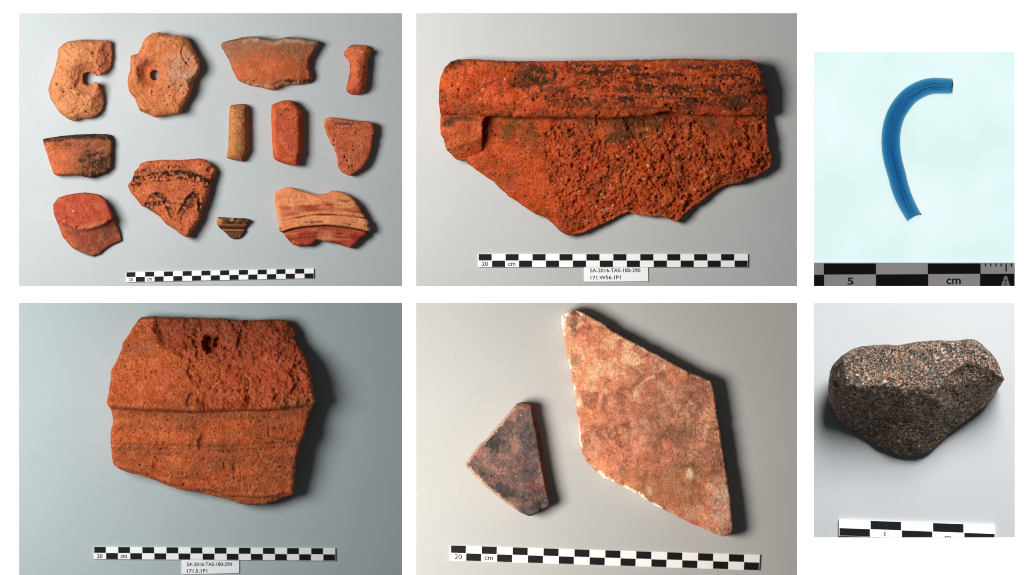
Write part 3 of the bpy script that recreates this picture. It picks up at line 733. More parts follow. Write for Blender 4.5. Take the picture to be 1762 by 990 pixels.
# --- moulded sherd with red bands
L_poly = Z6([(175,150),(215,115),(275,92),(350,97),(420,122),(500,150),(570,155),(640,150),(680,125),(740,122),(800,140),(860,180),(910,225),(940,280),(975,345),(1000,380),(1020,425),(1028,475),(1000,510),(940,560),(890,610),(850,635),(800,620),(760,605),(700,590),(640,583),(590,570),(550,560),(510,600),(470,615),(400,615),(345,612),(300,575),(265,530),(245,500),(215,490),(215,430),(195,350),(178,250)])
gr1 = Z6([(245,398),(330,375),(440,352),(560,337),(660,338),(800,345),(900,355),(985,370)])
gr2 = Z6([(215,505),(330,467),(430,450),(560,440),(640,435),(760,445),(880,462),(1000,490),(1040,498)])
gr3 = Z6([(250,570),(420,545),(560,535),(700,535),(850,545),(960,560)])
stL = Z6([(340,100),(400,140),(450,185),(500,215)])
def hL(x, y, d):
    a = y - yon(x, gr1); b = y - yon(x, gr2)
    z = (18 + 5 * rnd(d, 7)) * (0.85 + 0.15 * rnd(d, 3))
    z = z - 2.6 * np.clip(1 - np.abs(a) / 1.6, 0, 1) * sm(485, 500, x) + 1.5 * sm(0, 3, a) * sm(20, 14, a)
    z = z - 4.5 * sm(-2.5, 0.5, b) - 2.5 * np.clip(1 - np.abs(b - 0.5) / 1.8, 0, 1) + 1.8 * np.exp(-((b - 9) / 5) ** 2)
    z = z - 1.0 * np.clip(1 - np.abs(y - yon(x, gr3)) / 1.6, 0, 1)
    z = z + 3.5 * sm(-1, 4, (x - xon(y, stL)) * -1 + 2) * sm(345, 335, y) * 0.6 - 1.5 * np.clip(1 - pld(x, y, stL) / 1.5, 0, 1)
    z = z - 1.8 * np.clip(1 - pld(x, y, Z6([(452,360),(465,395),(482,435)])) / 1.3, 0, 1)
    return z + fbm(x, y, 22, 4, 105) * 0.9 + fbm(x, y, 5, 3, 106) * 0.35 + 0.8 * fbm(x, y, 10, 3, 107, sx=3, sy=0.5) * sm(340, 350, y) * sm(375, 365, y)
def cL(x, y, d, z):
    a = y - yon(x, gr1); b = y - yon(x, gr2)
    n = fbm(x, y, 12, 4, 108, sx=2.6, sy=0.7); n2 = fbm(x, y, 18, 3, 109)
    c = mix(C(222,138,96), C(210,124,86), n2 + 0.4)
    c = mix(c, C(160,62,42), sm(-24, -15, a + 3 * n2) * sm(-4, -8, a) * (0.75 + 0.9 * n) * sm(482, 500, x))
    c = mix(c, C(180,78,56), lobe(x, y, 493, 359, 9, 5, 0.5) * 0.85)
    c = mix(c, C(120,62,48), lobe(x, y, 588, 347, 20, 3, 0.7) * sm(-0.2, 0.3, n) * 0.8)
    c = mix(c, C(164,60,40), sm(0, 3, b) * (0.9 + 0.5 * n))
    c = mix(c, C(120,40,30), sm(2.0, 0.8, np.abs(y - yon(x, gr3))) * 0.75 + sm(1.8, 0.8, np.abs(b - 12)) * sm(-0.2, 0.3, n) * 0.6)
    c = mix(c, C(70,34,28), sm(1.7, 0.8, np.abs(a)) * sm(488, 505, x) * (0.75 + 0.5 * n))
    c = mix(c, C(206,128,98), sm(4, 8, b) * lobe(x, y, 560, 406, 12, 10, 0.6) * 0.7)
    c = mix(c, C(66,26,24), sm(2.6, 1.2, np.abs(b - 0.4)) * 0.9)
    c = mix(c, C(90,50,40), sm(0.25, 0.6, fbm(x, y, 6, 3, 110, sx=2, sy=0.7)) * sm(8, 11, a) * sm(17, 14, a) * 0.7)
    return c
o = solid('moulded_sherd', L_poly, hL, cL, TERRA3, 1, s=1.25, seed=23, rag=0.7)
tag(o, 'wide peach sherd with curved grooves and red painted bands', 'pottery sherd')

# ------------------------------------------------------------------ roof tile
Z7 = lambda p: Z(716, 20, 4.3054, p)
Z8 = lambda p: Z(1040, 20, 4.3045, p)
Z9 = lambda p: Z(716, 240, 3.8832, p)
Z10 = lambda p: Z(1040, 240, 3.8836, p)
T_poly = [(775, 150), (900, 150), (1100, 150), (1290, 150)] + Z8([(1190,700),(1203,780),(1203,900),(1210,985)]) + Z10([(1095,60),(1115,110),(1115,180),(1080,210),(1010,250),(940,270),(900,295),(800,310),(760,335),(700,375),(650,415),(590,450),(540,500),(500,535),(470,553),(440,535),(400,520),(300,515),(190,500),(160,480),(100,510)]) + Z9([(1250,565),(1140,615),(1020,645),(970,620),(920,570),(860,520),(790,495),(740,465),(680,415),(610,375),(560,330),(520,285),(470,250),(400,205),(330,150),(270,135),(205,75),(185,0)]) + Z7([(185,920),(180,800)])
rT = empty('roof_tile', 1040, 250); tag(rT, 'large orange red roof tile fragment with a thick rounded flange', 'roof tile')
def rough_mask(x, y):
    n = fbm(x, y, 46, 4, 200)
    a = sm(0.28, -0.12, np.hypot((x - 1080) / 205, (y - 322) / 112) - 1 + 0.32 * n)
    b = sm(0.2, -0.1, np.hypot((x - 1300) / 45, (y - 260) / 90) - 1 + 0.3 * n)
    cut = sm(925, 945, x - 0.35 * (y - 280) + 10 * n)
    return np.maximum(a * cut, b)
def hT(x, y, d):
    m = rough_mask(x, y) * sm(-1, 7, d)
    z = (22 + 9 * sm(1230, 1310, x)) * (0.80 + 0.20 * rnd(d, 5)) - 7 * sm(232, 206, y) + fbm(x, y, 90, 3, 201) * 2.0
    z = z - 6 * m + m * (fbm(x, y, 26, 4, 202) * 4.2 + fbm(x, y, 7, 4, 203, 0.7) * 4.0)
    z = z + (1 - m) * (fbm(x, y, 12, 4, 204) * 0.8) + m * (3.0 * facets(x, y, 46, 403) + 1.8 * pits(x, y, 4.6, 0.7, 0.9, 2.0, 215) + 3.0 * sm(0.0, 0.35, facets(x, y, 17, 404))) - 2.0 * pits(x, y, 6.5, 0.3, 0.6, 1.4, 212)
    z = z - 6 * pits(x, y, 10, 0.42 , 1.0, 2.8, 205) * (0.35 + 0.65 * m) - 3.6 * pits(x, y, 5.0, 0.6, 0.8, 1.7, 206) * (0.2 + 0.8 * m)
    z = z - 7 * lobe(x, y, 1189, 275, 3, 6, 0.4, 10)
    z = z - 5 * sm(-3, 5, y - yon(x, Z10([(640,370),(760,290),(830,220),(900,210),(1000,180),(1050,120),(1090,90)]))) * sm(1205, 1225, x)
    z = z - 3.5 * sm(-2, 3, y - yon(x, Z10([(0,520),(160,455),(300,500),(470,530)]))) * sm(1165, 1150, x) * sm(1035, 1050, x)
    return z
def cT(x, y, d, z):
    m = rough_mask(x, y); n = fbm(x, y, 40, 4, 207); n2 = fbm(x, y, 9, 4, 208)
    c = mix(C(190,74,32), C(176,68,32), n + 0.5)
    c = mix(c, C(172,64,32), m * (0.7 + 0.4 * n2))
    c = mix(c, C(198,92,42), sm(0.15, 0.6, n2) * m * 0.5)
    wash = sm(245, 205, y + 26 * n) * sm(845, 880, x) + 0.6 * lobe(x, y, 900, 226, 50, 14, 0.7) + 0.7 * lobe(x, y, 1010, 232, 60, 18, 0.8) + 0.5 * lobe(x, y, 1200, 262, 40, 25, 0.9)
    c = mix(c, C(112,66,40), np.clip(wash, 0, 1) * (0.48 + 0.8 * fbm(x, y, 24, 4, 209)))
    c = mix(c, C(70,44,30), lobe(x, y, 1105, 210, 60, 9, 0.7) * (0.5 + 0.6 * n2))
    c = mix(c, C(148,58,36), sm(-2, 5, y - yon(x, Z10([(640,370),(760,290),(830,220),(900,210),(1000,180),(1050,120),(1090,90)]))) * sm(1205, 1225, x) * 0.7)
    c = mix(c, C(58,22,14), pits(x, y, 5.0, 0.6, 0.7, 1.5, 206) * m * 0.6)  # fine pits of the rough face, shade painted in
    c = mix(c, C(120,58,32), sm(0.0, 0.6, fbm(*warp(x, y, 20, 60, 213), 30, 4, 214)) * 0.45)
    c = mix(c, C(50,20,12), pits(x, y, 6.5, 0.3, 0.6, 1.3, 212) * 0.8)  # shade of the small pits painted in
    c = mix(c, C(226,172,132), pits(x, y, 13, 0.40, 1.2, 2.8, 211) * (0.1 + 0.9 * lobe(x, y, 1095, 295, 120, 70, 0.6)) * 0.9)
    return mix(c, C(44,20,14), pits(x, y, 10, 0.42, 0.8, 2.2, 205) * 0.65) * np.array([1.2, 1.22, 1.1])  # larger pits darkened by colour, standing in for shade
solid('body', T_poly, hT, cT, COARSE, 2, s=1.6, seed=31, rag=1.0, parent=rT, cen=(1040, 250))
Fl_poly = Z7([(168,650),(170,590),(185,480),(215,420),(260,375),(310,358),(440,358),(700,372),(1000,372),(1380,367)]) + Z8([(100,366),(400,357),(600,353),(850,360),(1060,362),(1110,372),(1130,410),(1160,470),(1180,530),(1200,620),(1215,730),(1208,775)]) + Z8([(1080,770),(900,775),(740,765),(600,770),(500,745),(420,745),(360,772),(230,778),(100,790),(0,795)]) + Z7([(1300,792),(1100,790),(900,792),(700,790),(560,778),(400,775),(300,768),(180,780)])
def hFl(x, y, d):
    t = np.clip((y - 150) / 53, -1, 1)
    z = 35 + 17 * np.sqrt(np.clip(1 - np.abs(t) ** 2.2, 0, 1)) - 1.5 * t - 0.30 * np.clip(x - 1285, 0, 60)
    z = z * (0.86 + 0.14 * rnd(d, 7, 2))
    z = z - 0.0035 * np.clip(785 - x, 0, 40) ** 2.2
    n = fbm(x, y, 8, 4, 221, 0.65)
    ch = sm(0.25, 0.45, fbm(x, y, 26, 4, 222)) * sm(178, 190, y)
    z = z - 3.5 * ch + fbm(x, y, 40, 3, 223) * 1.4 + n * 1.5 + 1.4 * facets(x, y, 34, 405)
    st = fbm(x, y, 9, 4, 224, sx=5, sy=0.6)
    z = z + st * 1.1 * sm(900, 1000, x)
    for p in (Z8([(0,500),(90,560),(190,610)]), Z8([(30,470),(120,560),(200,590)]), Z7([(350,690),(450,610),(560,540),(620,500)])):
        z = z - 1.8 * np.clip(1 - pld(x, y, p) / 2.0, 0, 1)
    return z - 5.5 * pits(x, y, 12, 0.36, 1.0, 2.8, 225) - 2.4 * pits(x, y, 5.5, 0.45, 0.7, 1.6, 226)
def cFl(x, y, d, z):
    n = fbm(x, y, 34, 4, 227); st = fbm(x, y + 0.06 * (x - 1050) * np.sin(x / 70), 12, 5, 228, 0.62, sx=3.2, sy=0.65); fl = fbm(x, y, 6, 4, 229, 0.6)
    c = mix(C(192,76,34), C(174,66,34), n + 0.4)
    c = mix(c, C(120,60,36), sm(-0.05, 0.5, fbm(*warp(x, y, 26, 50, 232), 24, 4, 233, sx=2.0, sy=0.8)) * 0.6)
    c = mix(c, C(44,20,14), pits(x, y, 6.0, 0.34, 0.6, 1.4, 226) * 0.8)  # small black pits painted in colour for their shade
    dark = sm(930, 1010, x + 40 * n) * sm(196, 172, y + 8 * n) * sm(106, 118, y)
    c = mix(c, C(92,44,32), dark * sm(-0.45, 0.05, st + 0.25 * fl) * 0.92)
    c = mix(c, C(56,40,34), dark * sm(0.0, 0.4, st + 0.5 * fl) * 0.85)
    c = mix(c, C(204,82,40), dark * sm(0.22, 0.34, 0.6 * fl + 0.7 * fbm(x, y, 3.2, 3, 231)) * 0.9)
    # sooty patches on the left half
    for cx, cy, rx, ry, k_ in ((930, 131, 36, 20, 1.15), (800, 108, 34, 6, 0.8), (905, 150, 38, 12, 0.7), (965, 124, 20, 12, 0.8), (775, 120, 18, 14, 0.75), (880, 108, 22, 5, 0.8), (1272, 172, 26, 18, 0.8), (1180, 178, 34, 8, 0.8)):
        c = mix(c, C(62,44,34), lobe(x, y, cx, cy, rx, ry, 0.7) * sm(-0.4, 0.3, fl + 0.4 * n) * k_)
    c = mix(c, C(110,62,40), sm(2.5, 0.8, pld(x, y, Z7([(380,640),(450,600),(520,545),(640,500)]))) * 0.7)
    c = mix(c, C(110,62,40), sm(2.5, 0.8, pld(x, y, Z7([(760,690),(830,640),(950,590),(1150,560),(1330,555)]))) * 0.6)
    c = mix(c, C(96,58,40), sm(110, 104, y + 4 * fl) * 0.6)
    c = mix(c, C(210,160,126), pits(x, y, 16, 0.3, 0.8, 1.8, 230) * 0.7)
    return mix(c, C(42,20,14), pits(x, y, 12, 0.36, 0.8, 2.2, 225) * 0.6) * np.array([1.14, 1.16, 1.05])  # shade of the larger flange pits put into the colour
solid('flange', Fl_poly, hFl, cFl, COARSE, 2, s=1.5, seed=32, rag=0.9, parent=rT, cen=(1040, 250), under=0.06)
Bk_poly = Z7([(180,775),(330,768),(470,775),(520,780),(497,830),(495,920),(490,985)]) + Z9([(450,60),(425,100),(400,120),(360,145),(325,140),(270,130),(207,75),(187,0)]) + Z7([(186,920),(180,850)])
def hBk(x, y, d):
    return 50 * (0.88 + 0.12 * rnd(d, 5)) - 1.1 * np.clip(y - 248 + 0.3 * (x - 800), 0, 40) + fbm(x, y, 26, 4, 241) * 1.6 + fbm(x, y, 6, 4, 242) * 1.0 - 4 * pits(x, y, 9, 0.35, 0.8, 2.0, 243) - 2.5 * np.clip(1 - np.abs(y - 203) / 2.5, 0, 1)
def cBk(x, y, d, z):
    n = fbm(x, y, 22, 4, 244); c = mix(C(198,84,42), C(182,76,44), n + 0.4)
    c = mix(c, C(70,48,36), (lobe(x, y, 795, 205, 30, 5, 0.6) + lobe(x, y, 772, 214, 12, 6, 0.5)) * 0.85)
    c = mix(c, C(150,74,44), lobe(x, y, 800, 232, 26, 20, 0.8) * 0.5)
    return mix(c, C(44,20,14), pits(x, y, 9, 0.35, 0.7, 1.7, 243) * 0.6) * np.array([1.12, 1.14, 1.05])  # block pits painted dark, as if shaded
solid('corner_block', Bk_poly, hBk, cBk, COARSE, 2, s=1.4, seed=33, rag=0.8, parent=rT, cen=(1040, 250), under=0.03)

# ------------------------------------------------------------------ square terracotta fragment
Z13 = lambda p: Z(30, 515, 4.0412, p)
Z14 = lambda p: Z(340, 515, 4.0394, p)
Z15 = lambda p: Z(30, 740, 3.9588, p)
Z16 = lambda p: Z(340, 740, 3.9606, p)
Q_poly = Z13([(870,125),(950,120),(1100,125),(1240,130)]) + Z14([(0,135),(120,130),(280,148),(450,142),(575,137),(620,150),(655,180),(685,240),(690,300),(720,330),(745,400),(775,460),(795,550),(812,640),(825,715),(800,770),(785,800),(760,880),(735,970)]) + Z16([(700,100),(680,200),(665,330),(655,440),(610,450),(560,470),(500,490),(430,512),(350,512),(290,500),(230,475),(150,455),(60,440)]) + Z15([(1230,420),(1120,405),(1040,380),(940,335),(860,310),(760,288),(700,265),(660,235),(650,170),(640,80),(645,0)]) + Z13([(670,880),(675,830),(660,770),(632,730),(640,660),(652,600),(655,500),(690,450),(720,370),(750,290),(800,210),(840,150)])
ridge = Z13([(600,740),(660,755),(850,768),(1100,778),(1300,786)]) + Z14([(150,775),(350,768),(500,772),(640,755),(760,738),(840,728)])
gro = [(185, 764), (300, 767), (380, 768), (460, 764), (540, 758)]
def brk(x, y):       # broken upper right
    n = fbm(x, y, 40, 4, 260)
    e = xon(y, [(255, 545), (268, 590), (310, 620), (335, 660), (338, 690), (345, 705)])
    return sm(-8, 10, x - e + 16 * n) * sm(4, -6, y - yon(x, ridge) + 4 * n)
def hQ(x, y, d):
    r = y - yon(x, ridge); m = brk(x, y)
    up = 60 + 9 * np.exp(-((r + 9) / 9) ** 2) + 3 * np.exp(-((r + 42) / 12) ** 2) - 0.16 * np.clip(-r - 40, 0, 200) - 0.0016 * np.clip(-r - 70, 0, 200) ** 2
    lo = 49 + 5.0 * np.exp(-((y - yon(x, gro) + 10) / 13) ** 2) - 2.5 * np.exp(-((y - yon(x, gro)) / 2.5) ** 2) + 4 * np.exp(-((y - 800) / 16) ** 2) - 0.10 * np.clip(y - 770, 0, 120)
    k_ = sm(-5.0, 3.5, r)
    z = up * (1 - k_) + lo * k_ - 1.2 * np.clip(1 - np.abs(r - 2) / 3.0, 0, 1)
    z = z - m * (6 + 4.5 * fbm(x, y, 44, 4, 261)) + m * (fbm(x, y, 7, 4, 262, 0.65) * 2.8 + 4.5 * facets(x, y, 62, 406, 0.5) + 1.2 * facets(x, y, 24, 407, 0.4))
    z = z - 0.7 * np.clip(1 - np.abs(r + 15) / 1.4, 0, 1) * (1 - m) + 0.5 * fbm(x, y, 4, 3, 263, sx=12, sy=0.8)
    for cx, cy, rx, ry, dp in ((358, 590, 8, 11, 26), (374, 588, 6, 9, 24), (365, 602, 9, 6, 20), (366, 582, 9, 4, 8)):
        z = z - dp * lobe(x + 3 * fbm(x, y, 5, 3, 264), y + 3 * fbm(x, y, 5, 3, 265), cx, cy, rx, ry, 0.4)
    for cx, cy, rx, ry, a_, dp in ((351, 758, 6, 12, 20, 5), (389, 800, 3, 7, -15, 3.5), (406, 803, 4, 9, -10, 4), (288, 574, 14, 20, -20, 5), (324, 594, 5, 9, 0, 4), (240, 665, 7, 7, 0, 2.5), (500, 690, 9, 14, 30, 5), (270, 802, 5, 5, 40, 4), (447, 780, 3, 8, -25, 3), (485, 600, 14, 9, 20, 5), (258, 626, 2, 10, -10, 1.5), (330, 688, 6, 12, 20, 6), (465, 745, 2.5, 6, 0, 3)):
        z = z - dp * lobe(x, y, cx, cy, rx, ry, 0.5, a_)
    ed = yon(x, Z15([(640,235),(740,262),(800,270),(880,290),(1000,345),(1220,395),(1300,400)]) + Z16([(30,405),(110,402),(200,435),(300,440),(380,450),(500,445),(600,420),(660,420)]))
    z = z - 9 * sm(-1.5, 5, y - ed)
    z = z * (0.84 + 0.16 * rnd(d, 6, 2.0)) - 10 * sm(480, 512, x) * sm(650, 560, y)
    z = z + fbm(x, y, 60, 3, 266) * 2.0 + fbm(x, y, 5, 3, 267, 0.6) * 1.0 - 2.0 * pits(x, y, 6, 0.34, 0.6, 1.4, 277)
    return z - 4.0 * pits(x, y, 10, 0.4, 0.8, 2.0, 268) - 1.8 * pits(x, y, 5, 0.5, 0.7, 1.4, 269)
def cQ(x, y, d, z):
    n = fbm(x, y, 44, 4, 270); n2 = fbm(x, y, 8, 4, 271); m = brk(x, y); r = y - yon(x, ridge)
    c = mix(C(204,98,58), C(190,88,52), n + 0.4)
    c = mix(c, C(150,80,52), sm(0.0, 0.6, fbm(*warp(x, y, 16, 40, 275), 26, 4, 276, sx=2.2, sy=0.8)) * 0.5)
    c = mix(c, C(46,20,14), pits(x, y, 6, 0.34, 0.6, 1.3, 277) * 0.85)  # dark colour stands in for shade in small pits
    c = mix(c, C(184,80,50), m * (0.6 + 0.5 * n2))
    c = mix(c, C(142,66,46), sm(640, 560, y + 20 * n) * m * 0.8)
    c = mix(c, C(210,84,56), lobe(x, y, 420, 630, 40, 30, 0.8) * sm(-0.2, 0.4, n2) * 0.6)
    c = mix(c, C(150,88,60), sm(0.1, 0.6, fbm(x, y, 18, 4, 272, sx=3, sy=0.6)) * sm(0, 6, r) * 0.5)
    c = mix(c, C(168,92,64), np.exp(-((y - 600) / 14) ** 2) * sm(290, 255, x) * 0.7)
    c = mix(c, C(150,84,56), sm(14, 4, np.abs(r - 7)) * 0.45)
    c = mix(c, C(140,80,54), sm(8, 2, np.abs(y - yon(x, gro) - 3)) * (0.45 + 0.5 * fbm(x, y, 14, 3, 274, sx=4, sy=0.6)))
    c = mix(c, C(124,72, 50), sm(4.0, 1, np.abs(r - 1.5)) * (0.4 + 0.4 * n2) * (1 - 0.3 * m))
    c = mix(c, C(176,118,84), sm(12, 3, np.abs(r + 7)) * sm(470, 500, x) * 0.5)
    c = mix(c, C(104,66,48), sm(6, 2, d) * sm(560, 550, y) * 0.7)
    c = mix(c, C(206,150,118), pits(x, y, 15, 0.22, 0.8, 1.8, 273) * 0.7)
    return mix(c, C(50,24,16), pits(x, y, 10, 0.4, 0.7, 1.6, 268) * 0.6) * np.array([1.16, 1.12, 1.08])  # shade in the larger pits painted on
o = solid('terracotta_fragment', Q_poly, hQ, cQ, COARSE2, 4, s=1.5, seed=41, rag=1.1, under=0.04)
tag(o, 'big squarish red terracotta fragment with a ridge across its middle', 'terracotta fragment')

# ------------------------------------------------------------------ two marble tiles
Z17 = lambda p: Z(716, 515, 4.0419, p)
Z18 = lambda p: Z(1040, 515, 4.0418, p)
Z19 = lambda p: Z(716, 740, 3.961, p)
Z20 = lambda p: Z(1040, 740, 3.9612, p)
S_poly = Z17([(470,990),(530,920),(600,840),(660,770),(700,725),(735,713),(790,722),(825,745),(832,800),(845,860),(860,930)]) + Z19([(850,10),(865,150),(880,280),(900,400),(918,480),(915,515),(840,550),(795,582),(770,587),(700,555),(620,500),(540,435),(460,370),(390,300),(345,255),(335,230),(380,165),(440,85)])
edgS = Z17([(790,720),(800,760),(805,810),(825,900)]) + Z19([(812,0),(835,150),(858,280),(880,400),(905,490),(905,600)])
def hS(x, y, d):
    z = 38 * (0.84 + 0.16 * rnd(d, 3.5))
    z = z - 24 * sm(-1, 10, x - xon(y, edgS)) - 5 * sm(703, 693, y)
    z = z - 6 * lobe(x, y, 938, 872, 12, 8, 0.5)
    return z + fbm(x, y, 24, 4, 281) * 0.9 + fbm(x, y, 5, 3, 282) * 0.4
def cS(x, y, d, z):
    CM = lambda r, g, b: C(r, g, b) * np.array([0.93, 0.98, 1.12])
    wx, wy = warp(x, y, 12, 26, 314)
    n = fbm(wx, wy, 22, 5, 283, 0.66); n2 = fbm(wx, wy, 34, 5, 284, 0.62); n3 = fbm(x, y, 4.5, 3, 285, 0.7)
    c = mix(CM(120,90,84), CM(92,78,80), n * 0.8 + 0.5)
    c = mix(c, CM(60,56,58), sm(0.05, 0.55, n2 + 0.25 * n3) * 0.85)
    c = mix(c, CM(160,110,100), sm(0.2, 0.6, -n2 + 0.4 * n3) * 0.7)
    c = mix(c, CM(120,56,50), sm(0.25, 0.7, fbm(x, y, 16, 3, 286)) * lobe(x, y, 915, 830, 40, 30, 0.6) * 0.5)
    c = mix(c, CM(206,160,142), sm(6, 2, d + 2.5 * n3) * sm(900, 880, x) * 0.75)
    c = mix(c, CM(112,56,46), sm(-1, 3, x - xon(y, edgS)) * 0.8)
    c = mix(c, CM(142,82,66), lobe(x, y, 905, 697, 16, 6, 0.4) * 0.7)
    return mix(c, CM(196,184,178), pits(x, y, 21, 0.12, 0.7, 1.5, 287) * 0.6)
o = solid('marble_tile', S_poly, hS, cS, MARBLE, 5, s=1.4, seed=51, rag=0.6, under=0.05)
tag(o, 'small dark grey brown triangular marble tile', 'stone tile')
R_poly = Z17([(1010,115),(1030,95),(1080,75),(1130,82),(1190,108),(1270,150)]) + Z18([(0,180),(60,225),(150,270),(260,330),(380,395),(500,460),(600,515),(690,545),(740,570),(760,640),(775,750),(795,880)]) + Z20([(785,0),(800,120),(820,230),(835,320),(855,450),(868,570),(875,650),(865,700),(820,725),(790,720),(740,700),(660,665),(580,630),(500,590),(430,555),(340,510),(260,460),(210,430),(130,385),(60,350)]) + Z19([(1280,325),(1220,270),(1160,215),(1130,150),(1110,70)]) + Z17([(1135,960),(1120,800),(1100,640),(1075,500),(1050,380),(1030,260),(1012,180)])
def hR(x, y, d):
    z = 33 * (0.86 + 0.14 * rnd(d, 3.0))
    z = z - 4 * lobe(x, y, 1022, 800, 18, 12, 0.6, 35) - 3 * sm(0.3, 0.6, fbm(x, y, 16, 3, 291)) * sm(9, 2, d)
    return z + fbm(x, y, 50, 3, 292) * 0.9 + fbm(x, y, 5, 3, 293) * 0.35 - 1.5 * pits(x, y, 12, 0.3, 0.8, 1.8, 294)
def cR(x, y, d, z):
    wx, wy = warp(x, y, 16, 34, 310)
    n = fbm(wx, wy, 56, 5, 295, 0.6); n2 = fbm(wx, wy, 20, 5, 296, 0.65, sx=0.8, sy=1.7); n3 = fbm(x, y, 4.5, 3, 297, 0.7)
    c = mix(CM(198,126,100), CM(170,112,94), sm(-0.5, 0.5, n + (x - 1090) / 260))
    c = mix(c, CM(142,92,78), sm(-0.1, 0.6, n2 + 0.3 * n3) * 0.7)
    c = mix(c, CM(216,140,106), lobe(x, y, 1030, 640, 70, 110, 0.8) * sm(0.3, -0.4, n2) * 0.8)
    cl = fbm(*warp(x, y, 14, 22, 312), 34, 5, 298, 0.68)
    c = mix(c, CM(236,192,158), sm(0.0, 0.5, cl + 0.25 * n3 + 0.18 * lobe(x, y, 1045, 610, 70, 55, 0.8)) * (0.45 + 0.55 * lobe(x, y, 1040, 620, 80, 70, 0.6)) * 0.85)
    c = mix(c, CM(226,150,112), sm(0.1, 0.5, fbm(x, y, 40, 3, 299)) * 0.5)
    c = mix(c, CM(146,106,78), sm(-0.15, 0.45, n2 + 0.3 * n) * lobe(x, y, 1195, 780, 65, 85, 0.6) * 0.75)
    c = mix(c, CM(176,118,76), lobe(x, y, 1140, 840, 60, 40, 0.8) * 0.5)
    c = mix(c, CM(104,78,62), sm(0.1, 0.5, n3) * (0.35 + 0.65 * lobe(x, y, 1200, 740, 60, 90, 0.6)) * 0.6)
    c = mix(c, CM(120,92,84), lobe(x, y, 985, 555, 12, 14, 0.7) * sm(-0.2, 0.4, n2) * 0.8 + lobe(x, y, 992, 622, 8, 9, 0.7) * 0.6)
    c = mix(c, CM(206,184,170), lobe(x, y, 1240, 872, 20, 44, 0.7, 8) * sm(-0.5, 0.6, n3 + 0.3 * n2) * 0.9)
    c = mix(c, CM(230,206,182), (lobe(x, y, 1186, 815, 6, 9, 0.6) + lobe(x, y, 1222, 838, 7, 7, 0.6) * 0.6 + lobe(x, y, 1117, 845, 5, 9, 0.6) * 0.6 + lobe(x, y, 996, 693, 6, 6, 0.5)) * 0.8)
    e = sm(4.5, 1.5, d + 3.5 * n2)
    c = mix(c, CM(252,240,222), e * sm(-0.1, 0.35, fbm(x, y, 26, 3, 313) + n3 * 0.5) * sm(1130, 1020, x - 0.1 * y) * 0.95)
    c = mix(c, CM(255,250,238), lobe(x, y, 972, 546, 9, 16, 0.5, -20) * sm(9, 4, d))
    c = mix(c, CM(226,190,164), e * sm(1060, 1120, x) * sm(720, 640, y) * 0.8)
    c = mix(c, CM(200,80,60), lobe(x, y, 1162, 678, 3.5, 2.5, 0.7) * 0.6)
    c = mix(c, CM(190,74,62), sm(6, 2, d) * lobe(x, y, 1190, 893, 24, 16, 0.6) * 0.7)
    return c
o = solid('marble_tile', R_poly, hR, cR, MARBLE, 5, s=1.6, seed=52, rag=0.8, under=0.05)
tag(o, 'large pale edged reddish brown diamond marble tile', 'stone tile')

# ------------------------------------------------------------------ granite stone
Z21 = lambda p: Z(1410, 570, 4.303, p)
m, nt, bs, out = nodes('granite'); v3 = coords(nt)
wv = N(nt, 'VectorMath', operation='ADD'); nz = N(nt, 'TexNoise'); nz.inputs['Scale'].default_value = 0.35; link(nt, v3, nz.inputs['Vector'])
sc_ = N(nt, 'VectorMath', operation='SCALE'); link(nt, nz.outputs['Color'], sc_.inputs[0]); sc_.inputs['Scale'].default_value = 2.6
link(nt, v3, wv.inputs[0]); link(nt, sc_.outputs[0], wv.inputs[1])
def cells(cell):
    q = N(nt, 'TexVoronoi'); q.inputs['Scale'].default_value = 1 / cell; link(nt, wv.outputs[0], q.inputs['Vector'])
    s_ = N(nt, 'SeparateColor'); link(nt, q.outputs['Color'], s_.inputs[0]); return s_.outputs
def ramp(fac, stops):
    rp = N(nt, 'ValToRGB'); rp.color_ramp.interpolation = 'CONSTANT'; link(nt, fac, rp.inputs[0])
    el = rp.color_ramp.elements
    while len(el) < len(stops): el.new(0.5)
    for e_, (p_, c_) in zip(el, stops): e_.position = p_; e_.color = (*c_, 1)
    return rp.outputs[0]
pal = [(0, (0.010, 0.012, 0.013)), (0.24, (0.028, 0.034, 0.036)), (0.40, (0.075, 0.075, 0.07)), (0.52, (0.17, 0.12, 0.09)), (0.64, (0.33, 0.16, 0.085)), (0.77, (0.44, 0.25, 0.15)), (0.87, (0.13, 0.12, 0.11)), (0.95, (0.58, 0.48, 0.38))]
a1 = cells(3.9); a2 = cells(1.8)
c1 = ramp(a1[0], pal); c2 = ramp(a2[0], pal)
cc = MIX(nt, mapr(nt, noise(nt, v3, 12, 4, 0.7), 0.42, 0.58, 0.25, 0.95), c1, c2)
pg = noise(nt, v3, 38, 4, 0.65); cc = MIX(nt, mapr(nt, pg, 0.48, 0.72, 0, 0.4), cc, (0.03, 0.034, 0.034))
at = N(nt, 'Attribute', attribute_name='Col')
col = MIX(nt, 1.0, cc, at.outputs['Color'], 'MULTIPLY')
link(nt, col, bs.inputs['Base Color']); bs.inputs['Roughness'].default_value = 0.7; bs.inputs['Specular IOR Level'].default_value = 0.12
bp = N(nt, 'Bump'); bp.inputs['Strength'].default_value = 0.7; bp.inputs['Distance'].default_value = 0.0009
link(nt, M_(nt, 'ADD', M_(nt, 'MULTIPLY', a1[1], 0.8), noise(nt, v3, 3, 3, 0.7)), bp.inputs['Height']); link(nt, bp.outputs[0], bs.inputs['Normal'])
GRAN = m
